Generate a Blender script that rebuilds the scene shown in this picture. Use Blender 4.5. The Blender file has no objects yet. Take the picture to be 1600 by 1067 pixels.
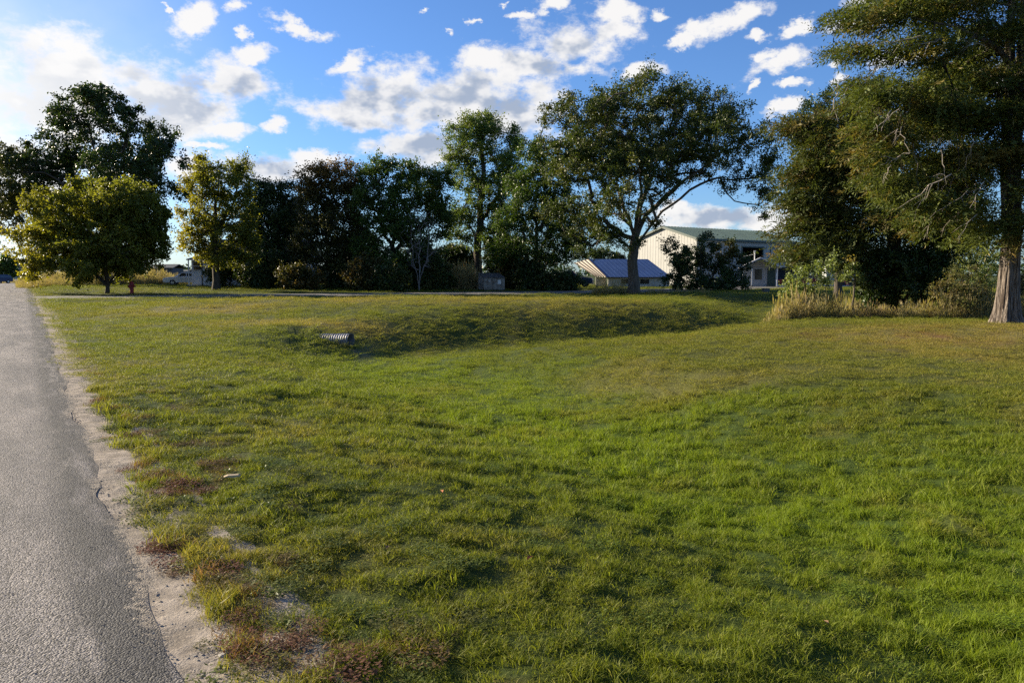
import bpy, math, random
import numpy as np
from mathutils import Vector, Matrix

random.seed(7)
RNG = np.random.default_rng(11)
scene = bpy.context.scene
COL = scene.collection
R = math.radians

# ------------------------------------------------------------------ camera
EYE = 1.65
PITCH = math.atan(103.5 / 1225.5)
cam_d = bpy.data.cameras.new('camera')
cam_d.sensor_width = 23.5
cam_d.lens = 18.0
cam_d.clip_start = 0.05
cam_d.clip_end = 6000
cam = bpy.data.objects.new('camera', cam_d)
COL.objects.link(cam)
cam.location = (0, 0, EYE)
cam.rotation_euler = (math.pi / 2 - PITCH, 0, 0)
scene.camera = cam

# ------------------------------------------------------------------ light
SUN_AZ, SUN_EL = R(-66), R(18)
SUN_STRENGTH = 5.0
SKY_STRENGTH = 0.05
scene.view_settings.view_transform = 'Standard'
scene.view_settings.look = 'None'
scene.view_settings.gamma = 1
scene.view_settings.exposure = 1.5
scene.view_settings.use_curve_mapping = False
scene.cycles.use_denoising = False
scene.cycles.max_bounces = 6
scene.cycles.diffuse_bounces = 3
scene.cycles.glossy_bounces = 2
scene.cycles.transmission_bounces = 4
scene.cycles.transparent_max_bounces = 4
scene.cycles.sample_clamp_indirect = 6

sunvec = Vector((math.sin(SUN_AZ) * math.cos(SUN_EL), math.cos(SUN_AZ) * math.cos(SUN_EL), math.sin(SUN_EL)))
sl = bpy.data.lights.new('sun', 'SUN')
sl.energy = SUN_STRENGTH
sl.angle = R(0.53)
sl.color = (1.0, 0.86, 0.64)
so = bpy.data.objects.new('sun', sl)
COL.objects.link(so)
so.location = sunvec * 200
so.rotation_euler = (-sunvec).to_track_quat('-Z', 'Y').to_euler()


def px_dir(px, py):
    cx = (px - 800) / 1225.5
    cy = (533.5 - py) / 1225.5
    return Vector((cx, math.cos(PITCH) + cy * math.sin(PITCH), -math.sin(PITCH) + cy * math.cos(PITCH)))


def at(px, py, d):
    """point seen at pixel (px, py) of the photograph at depth d (metres along +y)"""
    v = px_dir(px, py)
    return Vector((0, 0, EYE)) + v * (d / v.y)


def ppm(d):
    return d / 1225.5


# ------------------------------------------------------------------ node helpers
def N(nt, typ, loc=None, **kw):
    n = nt.nodes.new(typ)
    for k, v in kw.items():
        if k.startswith('i_'):
            key = k[2:]
            key = int(key) if key.isdigit() else key
            s = n.inputs[key]
            if hasattr(v, 'is_linked'):
                nt.links.new(v, s)
            else:
                s.default_value = v
        else:
            setattr(n, k, v)
    return n


def math_(nt, op, a, b=None, c=None, clamp=False):
    n = nt.nodes.new('ShaderNodeMath')
    n.operation = op
    n.use_clamp = clamp
    for i, x in enumerate((a, b, c)):
        if x is None:
            continue
        if hasattr(x, 'is_linked'):
            nt.links.new(x, n.inputs[i])
        else:
            n.inputs[i].default_value = x
    return n.outputs[0]


def sstep(nt, x, lo, hi, a=0.0, b=1.0):
    n = nt.nodes.new('ShaderNodeMapRange')
    n.interpolation_type = 'SMOOTHSTEP'
    nt.links.new(x, n.inputs[0])
    n.inputs[1].default_value = lo
    n.inputs[2].default_value = hi
    n.inputs[3].default_value = a
    n.inputs[4].default_value = b
    return n.outputs[0]


def mixc(nt, f, a, b, blend='MIX'):
    n = nt.nodes.new('ShaderNodeMix')
    n.data_type = 'RGBA'
    n.blend_type = blend
    for s, x in ((n.inputs[0], f), (n.inputs[6], a), (n.inputs[7], b)):
        if hasattr(x, 'is_linked'):
            nt.links.new(x, s)
        else:
            s.default_value = (*x, 1) if isinstance(x, tuple) and len(x) == 3 else x
    return n.outputs[2]


def noise(nt, vec, scale, detail=4, rough=0.55, out=0, dist=0.0):
    n = nt.nodes.new('ShaderNodeTexNoise')
    if vec is not None:
        nt.links.new(vec, n.inputs['Vector'])
    n.inputs['Scale'].default_value = scale
    n.inputs['Detail'].default_value = detail
    n.inputs['Roughness'].default_value = rough
    n.inputs['Distortion'].default_value = dist
    return n.outputs[out]


# ------------------------------------------------------------------ world: sky and clouds
world = bpy.data.worlds.new('World')
scene.world = world
world.use_nodes = True
wt = world.node_tree
world.cycles.sampling_method = 'MANUAL'
world.cycles.sample_map_resolution = 512
wt.nodes.clear()
wout = N(wt, 'ShaderNodeOutputWorld')
bg = N(wt, 'ShaderNodeBackground')
bg.inputs['Strength'].default_value = SKY_STRENGTH
wt.links.new(bg.outputs[0], wout.inputs[0])
sky = N(wt, 'ShaderNodeTexSky')
sky.sky_type = 'NISHITA'
sky.sun_disc = False
sky.sun_elevation = SUN_EL
sky.sun_rotation = SUN_AZ
sky.altitude = 400
sky.air_density = 1.0
sky.dust_density = 0.7
sky.ozone_density = 4.0
tc = N(wt, 'ShaderNodeTexCoord')
sep = N(wt, 'ShaderNodeSeparateXYZ')
wt.links.new(tc.outputs['Generated'], sep.inputs[0])
az = math_(wt, 'ARCTAN2', sep.outputs[0], sep.outputs[1])
el = math_(wt, 'ARCSINE', sep.outputs[2])
comb = N(wt, 'ShaderNodeCombineXYZ')
wt.links.new(az, comb.inputs[0])
wt.links.new(el, comb.inputs[1])
P0 = comb.outputs[0]


def vmath(nt, op, a, b=None, scale=None):
    n = nt.nodes.new('ShaderNodeVectorMath')
    n.operation = op
    for i, x in enumerate((a, b)):
        if x is None:
            continue
        if hasattr(x, 'is_linked'):
            nt.links.new(x, n.inputs[i])
        else:
            n.inputs[i].default_value = x
    if scale is not None:
        n.inputs['Scale'].default_value = scale
    return n.outputs['Value'] if op in ('LENGTH', 'DOT_PRODUCT') else n.outputs[0]


st = vmath(wt, 'MULTIPLY', P0, (1.0, 1.5, 1.0))
wcol = noise(wt, st, 11.0, 7, 0.66, out=1)
warp = vmath(wt, 'MULTIPLY', vmath(wt, 'SUBTRACT', wcol, (0.5, 0.5, 0.5)), (0.10, 0.060, 0.0))
PW = vmath(wt, 'ADD', P0, warp)
# clouds by azimuth / elevation: (px, py, rx, ry, rot)  measured on the photograph
CLOUDS = [
    (95, 115, 130, 62, 0), (60, 170, 140, 55, 0), (235, 135, 165, 52, 0), (345, 128, 105, 40, -8), (300, 165, 90, 40, 0),
    (40, 270, 130, 80, 0), (250, 190, 100, 30, 0),
    (310, 32, 44, 17, 18), (372, 20, 28, 12, 20), (467, 46, 56, 11, -6), (382, 83, 40, 15, 10), (372, 55, 14, 10, 0), (265, 14, 9, 6, 40),
    (352, 203, 46, 15, 0), (425, 202, 30, 11, 8), (320, 228, 30, 7, 0), (400, 262, 130, 30, 0), (500, 240, 60, 14, 0), (300, 262, 60, 30, 0),
    (600, 150, 130, 52, 12), (560, 178, 125, 24, -4), (690, 165, 165, 62, 0), (650, 225, 130, 32, 0), (760, 150, 120, 60, 0), (548, 100, 42, 15, 25),
    (745, 98, 62, 26, -10), (815, 108, 90, 34, 0), (800, 180, 90, 50, 0),
    (900, 66, 86, 44, 0), (940, 50, 60, 34, 0), (895, 108, 60, 24, 0), (868, 9, 36, 10, 0), (965, 20, 52, 20, 10), (1003, 108, 34, 13, 5), (1030, 18, 20, 10, 0),
    (810, 23, 22, 7, 0), (742, 36, 14, 7, 25), (706, 54, 10, 6, 0), (662, 11, 8, 5, 0), (784, 5, 12, 6, 0),
    (1152, 34, 66, 20, 18), (1098, 44, 30, 16, 0), (1066, 62, 30, 9, 15), (1255, 38, 22, 11, 15), (1198, 57, 22, 9, 0), (1228, 100, 62, 17, 14), (1206, 88, 22, 12, 0),
    (1330, 30, 62, 14, 8), (1345, 6, 30, 8, 0), (1405, 96, 46, 15, 0), (1243, 134, 28, 8, 12), (1296, 127, 28, 10, 12), (1180, 135, 16, 7, 30), (1300, 100, 16, 8, 0),
    (1230, 168, 40, 10, 8), (1110, 345, 150, 26, -3), (1190, 352, 90, 24, 0), (1060, 330, 70, 16, 0), (1240, 200, 40, 10, 0), (1600, 120, 80, 25, 0),
]
acc = accg = None
for (cx_, cy_, rx_, ry_, rot_) in CLOUDS:
    dv = px_dir(cx_, cy_).normalized()
    a_, e_ = math.atan2(dv.x, dv.y), math.asin(dv.z)
    cz = math.cos(a_)
    mp = N(wt, 'ShaderNodeMapping', vector_type='TEXTURE')
    wt.links.new(PW, mp.inputs[0])
    mp.inputs['Location'].default_value = (a_, e_, 0)
    mp.inputs['Rotation'].default_value = (0, 0, R(rot_))
    mp.inputs['Scale'].default_value = (1.10 * rx_ / 1225 * cz, 1.10 * ry_ / 1225, 1)
    ln = vmath(wt, 'LENGTH', mp.outputs[0])
    acc = ln if acc is None else math_(wt, 'MINIMUM', acc, ln)
    if rx_ * ry_ > 2200:
        accg = ln if accg is None else math_(wt, 'MINIMUM', accg, ln)
blob = math_(wt, 'SUBTRACT', 1.0, acc)
blobg = math_(wt, 'SUBTRACT', 1.0, accg)
# the same kind of broken cloud carries on all round the sky outside the view
lown = noise(wt, vmath(wt, 'MULTIPLY', P0, (1.0, 2.0, 1.0)), 3.1, 3, 0.5)
outside = math_(wt, 'MULTIPLY_ADD', lown, 5.0, -2.75)
away = sstep(wt, math_(wt, 'ABSOLUTE', az), 0.66, 0.8)
high = sstep(wt, el, 0.38, 0.46)
away = math_(wt, 'MAXIMUM', away, high)
outside = math_(wt, 'SUBTRACT', outside, math_(wt, 'MULTIPLY', math_(wt, 'SUBTRACT', 1.0, away), 6.0))
blob = math_(wt, 'MAXIMUM', blob, outside)
blobg = math_(wt, 'MAXIMUM', blobg, outside)
f1 = noise(wt, st, 17.0, 10, 0.64)
f2 = noise(wt, vmath(wt, 'ADD', st, (0.016, -0.022, 0.0)), 15.0, 4, 0.52)
f1c = noise(wt, st, 15.0, 4, 0.52)
dens = math_(wt, 'MULTIPLY_ADD', math_(wt, 'SUBTRACT', f1, 0.5), 2.5, blob)
mask = sstep(wt, dens, 0.08, 0.70)
core = sstep(wt, math_(wt, 'MULTIPLY_ADD', math_(wt, 'SUBTRACT', f1c, 0.5), 1.5, blobg), 0.30, 0.85)
relief = math_(wt, 'SUBTRACT', f1c, f2)
shade = math_(wt, 'MULTIPLY', core, sstep(wt, relief, -0.10, 0.07, 0.18, 1.0), clamp=True)
KC = 1.0 / (SKY_STRENGTH * 2 ** scene.view_settings.exposure)
sd_ = N(wt, 'ShaderNodeVectorMath', operation='DOT_PRODUCT')
wt.links.new(tc.outputs['Generated'], sd_.inputs[0])
sd_.inputs[1].default_value = tuple(sunvec)
toward = sstep(wt, sd_.outputs['Value'], 0.66, 0.92)
shade = math_(wt, 'MULTIPLY', shade, math_(wt, 'SUBTRACT', 1.0, math_(wt, 'MULTIPLY', toward, 0.8)))
ccol = mixc(wt, shade, (0.98 * KC, 0.96 * KC, 0.94 * KC), (0.40 * KC, 0.47 * KC, 0.60 * KC))
skyc = mixc(wt, 1.0, sky.outputs[0], (0.86, 1.06, 1.36), 'MULTIPLY')
fin = mixc(wt, math_(wt, 'MULTIPLY', mask, sstep(wt, el, -0.01, 0.03, 0.0, 0.96)), skyc, ccol)
# whitish glow round the sun, painted into the sky colour as a veil
veil = math_(wt, 'MULTIPLY', math_(wt, 'MULTIPLY', toward, sstep(wt, el, 0.42, 0.10)), math_(wt, 'MULTIPLY_ADD', f1c, 0.9, 0.35), clamp=True)
fin = mixc(wt, veil, fin, (1.1 * KC, 1.09 * KC, 1.06 * KC))
wt.links.new(fin, bg.inputs['Color'])

# ------------------------------------------------------------------ numpy noise
_LAT = np.random.default_rng(3).random((256, 256))


def vnoise(x, y):
    x = np.asarray(x, float)
    y = np.asarray(y, float)
    xi, yi = np.floor(x).astype(int), np.floor(y).astype(int)
    fx, fy = x - xi, y - yi
    fx, fy = fx * fx * (3 - 2 * fx), fy * fy * (3 - 2 * fy)
    g = lambda a, b: _LAT[a & 255, b & 255]
    return (g(xi, yi) * (1 - fx) + g(xi + 1, yi) * fx) * (1 - fy) + (g(xi, yi + 1) * (1 - fx) + g(xi + 1, yi + 1) * fx) * fy


def fbm(x, y, o=4):
    s, a, t = 0.0, 1.0, 0.0
    for k in range(o):
        s = s + a * vnoise(x * 2 ** k + 17.3 * k, y * 2 ** k - 9.1 * k)
        t += a
        a *= 0.5
    return s / t


def ss(a, b, x):
    t = np.clip((np.asarray(x, float) - a) / (b - a), 0, 1)
    return t * t * (3 - 2 * t)


def pdist(x, y, pts):
    """distance to a polyline and the interpolated third value"""
    best = np.full(np.shape(x), 1e9)
    val = np.zeros(np.shape(x))
    for (x0, y0, v0), (x1, y1, v1) in zip(pts[:-1], pts[1:]):
        dx, dy = x1 - x0, y1 - y0
        t = np.clip(((x - x0) * dx + (y - y0) * dy) / (dx * dx + dy * dy), 0, 1)
        d = np.hypot(x - (x0 + t * dx), y - (y0 + t * dy))
        m = d < best
        best = np.where(m, d, best)
        val = np.where(m, v0 + t * (v1 - v0), val)
    return best, val


UX, UY = -0.527, 0.85          # main road heading
NX, NY = 0.85, 0.527           # to its right
SIDE = [(-60, 50.0, 0), (-30, 60.4, 0), (-10, 67.4, 0), (4, 71.8, 0), (14, 76.5, 0), (24, 86, 0), (34, 99, 0)]   # side road centre line
SIDE_W = 3.6
DITCH_A = [(7, -6, .1), (4.6, 2.5, .3), (2.9, 7, .48), (0.5, 12, .66), (-2.2, 18, .68), (-4.2, 22.5, .72)]
DITCH_B = [(-4.2, 22.5, .74), (1.5, 26.0, .98), (9, 32.5, 1.3), (14.5, 43, 1.3), (19, 58, .6)]
RIDGE = [(-26, 38, .18), (-15, 36.5, .46), (-5, 35.0, .60), (3, 36.5, .52), (9, 42, .34), (15, 52, .10)]
DITCH_C = [(-30, 47, .3), (-22, 50.5, .55), (-14, 54, .45), (6, 61.5, .3)]


def qq(x, y):
    return NX * x + NY * y - 0.64


def zg(x, y):
    x = np.asarray(x, float)
    y = np.asarray(y, float)
    q = qq(x, y)
    base = 0.3 * ss(55, 95, y)
    roadz = base.copy()
    t = y - 0.354 * x - 76
    h = base + 0.25 * ss(0, 18, t) * ss(16, -4, x)
    dA, vA = pdist(x, y, DITCH_A)
    dB, vB = pdist(x, y, DITCH_B)
    dC, vC = pdist(x, y, DITCH_C)
    # the swale ends at the grassy bank that buries the culvert
    tb = (x + 4.72) * 0.93 - (y - 23) * 0.36
    fill = ss(-2.4, 1.3, tb)
    gA = vA * np.exp(-(dA / 3.0) ** 2.6) * fill
    gB = vB * np.exp(-(dB / 4.1) ** 2.6) * fill
    gC = vC * np.exp(-(dC / 1.8) ** 2)
    h = h - np.maximum(np.maximum(gA, gB), gC)
    h = h + 0.32 * np.exp(-((x - 12.5) ** 2 / 70 + (y - 21.5) ** 2 / 50))
    dR, vR = pdist(x, y, RIDGE)
    h = h + vR * np.exp(-(dR / 6.8) ** 2) * ss(0.3, 7.0, q)
    h = h + 0.09 * np.exp(-((x + 6.6) ** 2 / 2.2 + (y - 23.75) ** 2 / 1.4)) + 0.08 * np.exp(-((x + 8.5) ** 2 / 9 + (y - 24.5) ** 2 / 5))
    lawn = ss(0.15, 2.2, q)
    und = (fbm(x / 4.0, y / 4.0, 3) - 0.5) * 0.15 + (fbm(x / 0.6, y / 0.6, 2) - 0.5) * 0.10 + (vnoise(x / 0.2 + 3, y / 0.2) - 0.5) * 0.035
    near = ss(70, 40, y)
    h = roadz + (h - roadz) * lawn + und * ss(0.1, 0.8, q) * near
    h = h - 0.035 * ss(0.18, -0.1, q) * ss(-8.0, -7.0, q)
    dS, _ = pdist(x, y, SIDE)
    w = ss(SIDE_W + 2.5, SIDE_W + 0.3, dS)
    h = h * (1 - w) + (roadz - 0.05) * w
    return h


def z1(x, y):
    return float(zg(np.array([x]), np.array([y]))[0])


def onground(px, d):
    p = at(px, 430, d)
    return Vector((p.x, p.y, z1(p.x, p.y)))


# ------------------------------------------------------------------ mesh helpers
def mesh_np(name, V, F, mat=None, parent=None, attrs=None, smooth=False, loc=None):
    V = np.asarray(V, np.float32)
    F = np.asarray(F, np.int32)
    me = bpy.data.meshes.new(name)
    me.vertices.add(len(V))
    me.vertices.foreach_set('co', V.ravel())
    k = F.shape[1]
    me.loops.add(F.size)
    me.loops.foreach_set('vertex_index', F.ravel())
    me.polygons.add(len(F))
    me.polygons.foreach_set('loop_start', np.arange(0, F.size, k, dtype=np.int32))
    if smooth:
        me.polygons.foreach_set('use_smooth', np.ones(len(F), bool))
    for an, (dom, arr) in (attrs or {}).items():
        a = me.attributes.new(an, 'FLOAT', dom)
        a.data.foreach_set('value', np.asarray(arr, np.float32))
    me.update(calc_edges=True)
    if mat:
        me.materials.append(mat)
    o = bpy.data.objects.new(name, me)
    COL.objects.link(o)
    if parent:
        o.parent = parent
    if loc is not None:
        o.location = loc
    return o


class MB:
    def __init__(s):
        s.v, s.f = [], []

    def quad(s, *p):
        n = len(s.v)
        s.v += [tuple(a) for a in p]
        s.f.append(tuple(range(n, n + len(p))))
        return s

    def box(s, x0, x1, y0, y1, z0, z1):
        n = len(s.v)
        s.v += [(x, y, z) for z in (z0, z1) for x, y in ((x0, y0), (x1, y0), (x1, y1), (x0, y1))]
        s.f += [tuple(n + i for i in f) for f in ((3, 2, 1, 0), (4, 5, 6, 7), (0, 1, 5, 4), (1, 2, 6, 5), (2, 3, 7, 6), (3, 0, 4, 7))]
        return s

    def prism(s, prof, a0, a1, axis='y'):
        """extrude a 2D outline (u,w) along an axis; axis y: (u,a,w)  axis x: (a,u,w)  axis z: (u,w,a)"""
        n, k = len(s.v), len(prof)
        for a in (a0, a1):
            for u, w in prof:
                s.v.append((u, a, w) if axis == 'y' else (a, u, w) if axis == 'x' else (u, w, a))
        s.f.append(tuple(n + i for i in range(k)))
        s.f.append(tuple(n + k + i for i in reversed(range(k))))
        for i in range(k):
            j = (i + 1) % k
            s.f.append((n + i, n + k + i, n + k + j, n + j))
        return s

    def tube(s, pts, rad, k=8, cap=True):
        n = len(s.v)
        pts = [Vector(p) for p in pts]
        rad = rad if isinstance(rad, (list, tuple)) else [rad] * len(pts)
        for i, p in enumerate(pts):
            t = (pts[min(i + 1, len(pts) - 1)] - pts[max(i - 1, 0)]).normalized()
            u = t.cross(Vector((0.31, 0.17, 0.93)) if abs(t.z) < 0.9 else Vector((0, 1, 0))).normalized()
            w = t.cross(u)
            for j in range(k):
                a = 2 * math.pi * j / k
                s.v.append(tuple(p + rad[i] * (math.cos(a) * u + math.sin(a) * w)))
        for i in range(len(pts) - 1):
            for j in range(k):
                j2 = (j + 1) % k
                s.f.append((n + i * k + j, n + i * k + j2, n + (i + 1) * k + j2, n + (i + 1) * k + j))
        if cap:
            s.f.append(tuple(n + j for j in reversed(range(k))))
            s.f.append(tuple(n + (len(pts) - 1) * k + j for j in range(k)))
        return s

    def build(s, name, mat, parent=None, loc=None, bevel=0.0, smooth=False, rot=None):
        me = bpy.data.meshes.new(name)
        me.from_pydata(s.v, [], s.f)
        me.materials.append(mat)
        me.update()
        import bmesh
        b = bmesh.new()
        b.from_mesh(me)
        bmesh.ops.recalc_face_normals(b, faces=b.faces)
        if bevel:
            bmesh.ops.bevel(b, geom=[e for e in b.edges if len(e.link_faces) == 2 and e.calc_face_angle(0) > 0.5], offset=bevel, segments=2, profile=0.5, affect='EDGES')
        b.to_mesh(me)
        b.free()
        if smooth:
            for p in me.polygons:
                p.use_smooth = True
        o = bpy.data.objects.new(name, me)
        COL.objects.link(o)
        if parent:
            o.parent = parent
        if loc is not None:
            o.location = loc
        if rot is not None:
            o.rotation_euler = rot
        return o


def tag(o, label=None, cat=None, group=None, kind=None):
    if label:
        o['label'] = label
    if cat:
        o['category'] = cat
    if group:
        o['group'] = group
    if kind:
        o['kind'] = kind
    return o


def thing(name, label, cat, loc, rz=0, group=None):
    o = bpy.data.objects.new(name, None)
    o.empty_display_size = 0.3
    COL.objects.link(o)
    o.location = loc
    o.rotation_euler = (0, 0, rz)
    return tag(o, label, cat, group)


def dup(root, loc, rz, label):
    def cp(o, parent):
        c = o.copy()
        COL.objects.link(c)
        if parent:
            c.parent = parent
        for ch in o.children:
            cp(ch, c)
        return c
    r = cp(root, None)
    r.location = loc
    r.rotation_euler = (0, 0, rz)
    r['label'] = label
    return r


# ------------------------------------------------------------------ materials
def mat(name, col, rough=0.7, metal=0.0, var=0.12, scale=6.0, bump=0.0, bscale=40.0, spec=0.4, dirt=None):
    m = bpy.data.materials.new(name)
    m.use_nodes = True
    nt = m.node_tree
    b = nt.nodes['Principled BSDF']
    tcn = N(nt, 'ShaderNodeTexCoord')
    n1 = noise(nt, tcn.outputs['Object'], scale, 5, 0.6)
    f = sstep(nt, n1, 0.3, 0.7)
    dk = dirt or tuple(c * (1 - var * 2) for c in col)
    c = mixc(nt, f, dk, tuple(min(1, c * (1 + var)) for c in col))
    nt.links.new(c, b.inputs['Base Color'])
    b.inputs['Roughness'].default_value = rough
    b.inputs['Metallic'].default_value = metal
    b.inputs['Specular IOR Level'].default_value = spec
    if bump:
        bn = N(nt, 'ShaderNodeBump')
        bn.inputs['Strength'].default_value = 1.0
        bn.inputs['Distance'].default_value = bump
        nt.links.new(noise(nt, tcn.outputs['Object'], bscale, 6, 0.65), bn.inputs['Height'])
        nt.links.new(bn.outputs[0], b.inputs['Normal'])
    return m


def leaf_mat(name, a, b, tips=None, trans=0.4, rough=0.5, spec=0.35, attr='tint', atype='GEOMETRY'):
    """thin leaf: colour a..b by the leaf's own tint, with light passing through"""
    m = bpy.data.materials.new(name)
    m.use_nodes = True
    nt = m.node_tree
    p = nt.nodes['Principled BSDF']
    at_ = N(nt, 'ShaderNodeAttribute', attribute_name=attr, attribute_type=atype)
    c = mixc(nt, at_.outputs['Fac'], a, b)
    if tips:
        a2 = N(nt, 'ShaderNodeAttribute', attribute_name='dry', attribute_type=atype)
        c = mixc(nt, a2.outputs['Fac'], c, tips)
    nt.links.new(c, p.inputs['Base Color'])
    p.inputs['Roughness'].default_value = rough
    p.inputs['Specular IOR Level'].default_value = spec
    tr = N(nt, 'ShaderNodeBsdfTranslucent')
    tcol = mixc(nt, 1.0, c, (1.5, 1.45, 0.7), 'MULTIPLY')
    nt.links.new(tcol, tr.inputs[0])
    mx = N(nt, 'ShaderNodeMixShader')
    mx.inputs[0].default_value = trans
    nt.links.new(p.outputs[0], mx.inputs[1])
    nt.links.new(tr.outputs[0], mx.inputs[2])
    nt.links.new(mx.outputs[0], nt.nodes['Material Output'].inputs[0])
    return m


def bark_mat(name, col, scale=3.0, bump=0.03):
    m = bpy.data.materials.new(name)
    m.use_nodes = True
    nt = m.node_tree
    b = nt.nodes['Principled BSDF']
    tcn = N(nt, 'ShaderNodeTexCoord')
    mp = N(nt, 'ShaderNodeMapping')
    mp.inputs['Scale'].default_value = (1, 1, 0.12)
    nt.links.new(tcn.outputs['Object'], mp.inputs[0])
    n1 = noise(nt, mp.outputs[0], scale * 5, 7, 0.65)
    n2 = noise(nt, tcn.outputs['Object'], scale, 4, 0.6)
    c = mixc(nt, sstep(nt, n1, 0.32, 0.68), tuple(x * 0.4 for x in col), tuple(min(1, x * 1.25) for x in col))
    c = mixc(nt, math_(nt, 'MULTIPLY', sstep(nt, n2, 0.45, 0.75), 0.5), c, (col[0] * 0.8, col[1] * 0.85, col[2] * 0.6))
    nt.links.new(c, b.inputs['Base Color'])
    b.inputs['Roughness'].default_value = 0.9
    b.inputs['Specular IOR Level'].default_value = 0.15
    bn = N(nt, 'ShaderNodeBump')
    bn.inputs['Distance'].default_value = bump
    nt.links.new(n1, bn.inputs['Height'])
    nt.links.new(bn.outputs[0], b.inputs['Normal'])
    return m

# ------------------------------------------------------------------ ground zones
def zones(x, y):
    x = np.asarray(x, float)
    y = np.asarray(y, float)
    n1 = fbm(x / 2.2 + 40, y / 2.2, 4)
    n2 = fbm(x / 0.9 + 11, y / 0.9 + 5, 3)
    q = qq(x, y)
    dry = 0.75 * np.exp(-((x + 4) ** 2 / 160 + (y - 37) ** 2 / 30))
    dry = np.maximum(dry, 0.95 * np.exp(-((x + 7.6) ** 2 / 9 + (y - 25.5) ** 2 / 2.5)))
    dry = np.maximum(dry, 0.85 * np.exp(-((x + 13) ** 2 / 20 + (y - 32) ** 2 / 8)))
    dry = np.maximum(dry, 0.75 * np.exp(-((x - 11) ** 2 / 50 + (y - 17.5) ** 2 / 24)))
    dry = np.maximum(dry, 0.4 * np.exp(-((x - 7) ** 2 / 12 + (y - 22.5) ** 2 / 6)))
    dry = np.maximum(dry, 0.22 * ss(0.7, 0.05, q))
    dry = np.clip(dry * (0.35 + 1.3 * n1) + 0.35 * ss(0.56, 0.8, n1) + 0.30 * ss(0.6, 0.8, n2), 0, 1)
    dA, vA = pdist(x, y, DITCH_A)
    lush = np.clip(np.exp(-(dA / 2.4) ** 2) * (0.4 + 1.1 * fbm(x / 1.3, y / 1.3 + 60, 3)) + 0.28 * ss(0.55, 0.72, fbm(x / 1.7 + 90, y / 1.7, 3)), 0, 1) * (0.35 + 0.65 * ss(24, 17, y))
    red = ss(0.57, 0.66, fbm(x / 0.42 + 71, y / 0.42 + 13, 3)) * ss(1.5, 0.3, q) * ss(20, 10, y)
    red = np.maximum(red, 0.8 * np.exp(-((x - 11.5) ** 2 / 30 + (y - 19.0) ** 2 / 7)) * ss(0.45, 0.6, n2))
    soil = ss(0.30, 0.04, q + 0.5 * (fbm(x / 0.5 + 5, y / 0.5, 3) - 0.5)) * ss(-8.5, -7.5, q)
    soil = np.maximum(soil, 0.9 * np.exp(-((x + 4.35) ** 2 / 0.16 + (y - 22.55) ** 2 / 0.10)))
    soil = np.maximum(soil, 0.55 * np.exp(-((x - 13.9) ** 2 + (y - 21.9) ** 2) / 0.8))
    return dry, lush, np.clip(red, 0, 1), soil


# ------------------------------------------------------------------ ground sheet
nr, nth = 160, 370
rr = np.concatenate([[0.01], 0.35 * (2500 / 0.35) ** (np.linspace(0, 1, nr - 1) ** 0.92)])
th = np.concatenate([np.linspace(-50, 50, 270, endpoint=False), np.linspace(50, 310, nth - 270, endpoint=False)])
th = np.radians(th)
RR, TH = np.meshgrid(rr, th, indexing='ij')
gx, gy = (RR * np.sin(TH)).ravel(), (RR * np.cos(TH)).ravel()
gz = zg(gx, gy)
V = np.column_stack([gx, gy, gz])
ii, jj = np.meshgrid(np.arange(nr - 1), np.arange(nth), indexing='ij')
a_ = ii * nth + jj
b_ = ii * nth + (jj + 1) % nth
F = np.column_stack([a_.ravel(), b_.ravel(), (b_ + nth).ravel(), (a_ + nth).ravel()])
dry_, lush_, red_, soil_ = zones(V[:, 0], V[:, 1])
def sand_nodes(nt, pos):
    sa = noise(nt, pos, 5.0, 6, 0.65)
    sb = noise(nt, pos, 70.0, 4, 0.7)
    c = mixc(nt, sstep(nt, sa, 0.35, 0.65), (0.19, 0.162, 0.13), (0.35, 0.30, 0.245))
    vor = N(nt, 'ShaderNodeTexVoronoi')
    nt.links.new(pos, vor.inputs['Vector'])
    vor.inputs['Scale'].default_value = 95
    vs = N(nt, 'ShaderNodeSeparateColor')
    nt.links.new(vor.outputs['Color'], vs.inputs[0])
    grv = math_(nt, 'MULTIPLY', sstep(nt, noise(nt, pos, 2.6, 5, 0.6), 0.46, 0.60), 0.85)
    c = mixc(nt, grv, c, mixc(nt, vs.outputs[0], (0.06, 0.055, 0.05), (0.28, 0.25, 0.215)))
    c = mixc(nt, math_(nt, 'MULTIPLY', sstep(nt, sb, 0.55, 0.75), 0.5), c, (0.10, 0.08, 0.06))
    hh = math_(nt, 'ADD', math_(nt, 'MULTIPLY', sb, 0.8), math_(nt, 'MULTIPLY', sa, 2.0))
    hh = math_(nt, 'SUBTRACT', hh, math_(nt, 'MULTIPLY', math_(nt, 'MULTIPLY', vor.outputs['Distance'], grv), 0.9))
    return c, hh


gm = bpy.data.materials.new('ground_turf')
gm.use_nodes = True
nt = gm.node_tree
pb = nt.nodes['Principled BSDF']
geo = N(nt, 'ShaderNodeNewGeometry')
pos = geo.outputs['Position']
ad = N(nt, 'ShaderNodeAttribute', attribute_name='dry')
al = N(nt, 'ShaderNodeAttribute', attribute_name='lush')
ar = N(nt, 'ShaderNodeAttribute', attribute_name='red')
g0 = mixc(nt, noise(nt, pos, 3.0, 6, 0.65), (0.022, 0.034, 0.007), (0.062, 0.080, 0.017))
g0 = mixc(nt, math_(nt, 'MULTIPLY', al.outputs['Fac'], 0.7), g0, (0.050, 0.085, 0.011))
g0 = mixc(nt, math_(nt, 'MULTIPLY', ad.outputs['Fac'], 0.7), g0, (0.17, 0.135, 0.045))
g0 = mixc(nt, math_(nt, 'MULTIPLY', ar.outputs['Fac'], 0.8), g0, (0.13, 0.05, 0.028))
soil = sstep(nt, noise(nt, pos, 1.7, 6, 0.7), 0.55, 0.75)
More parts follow.
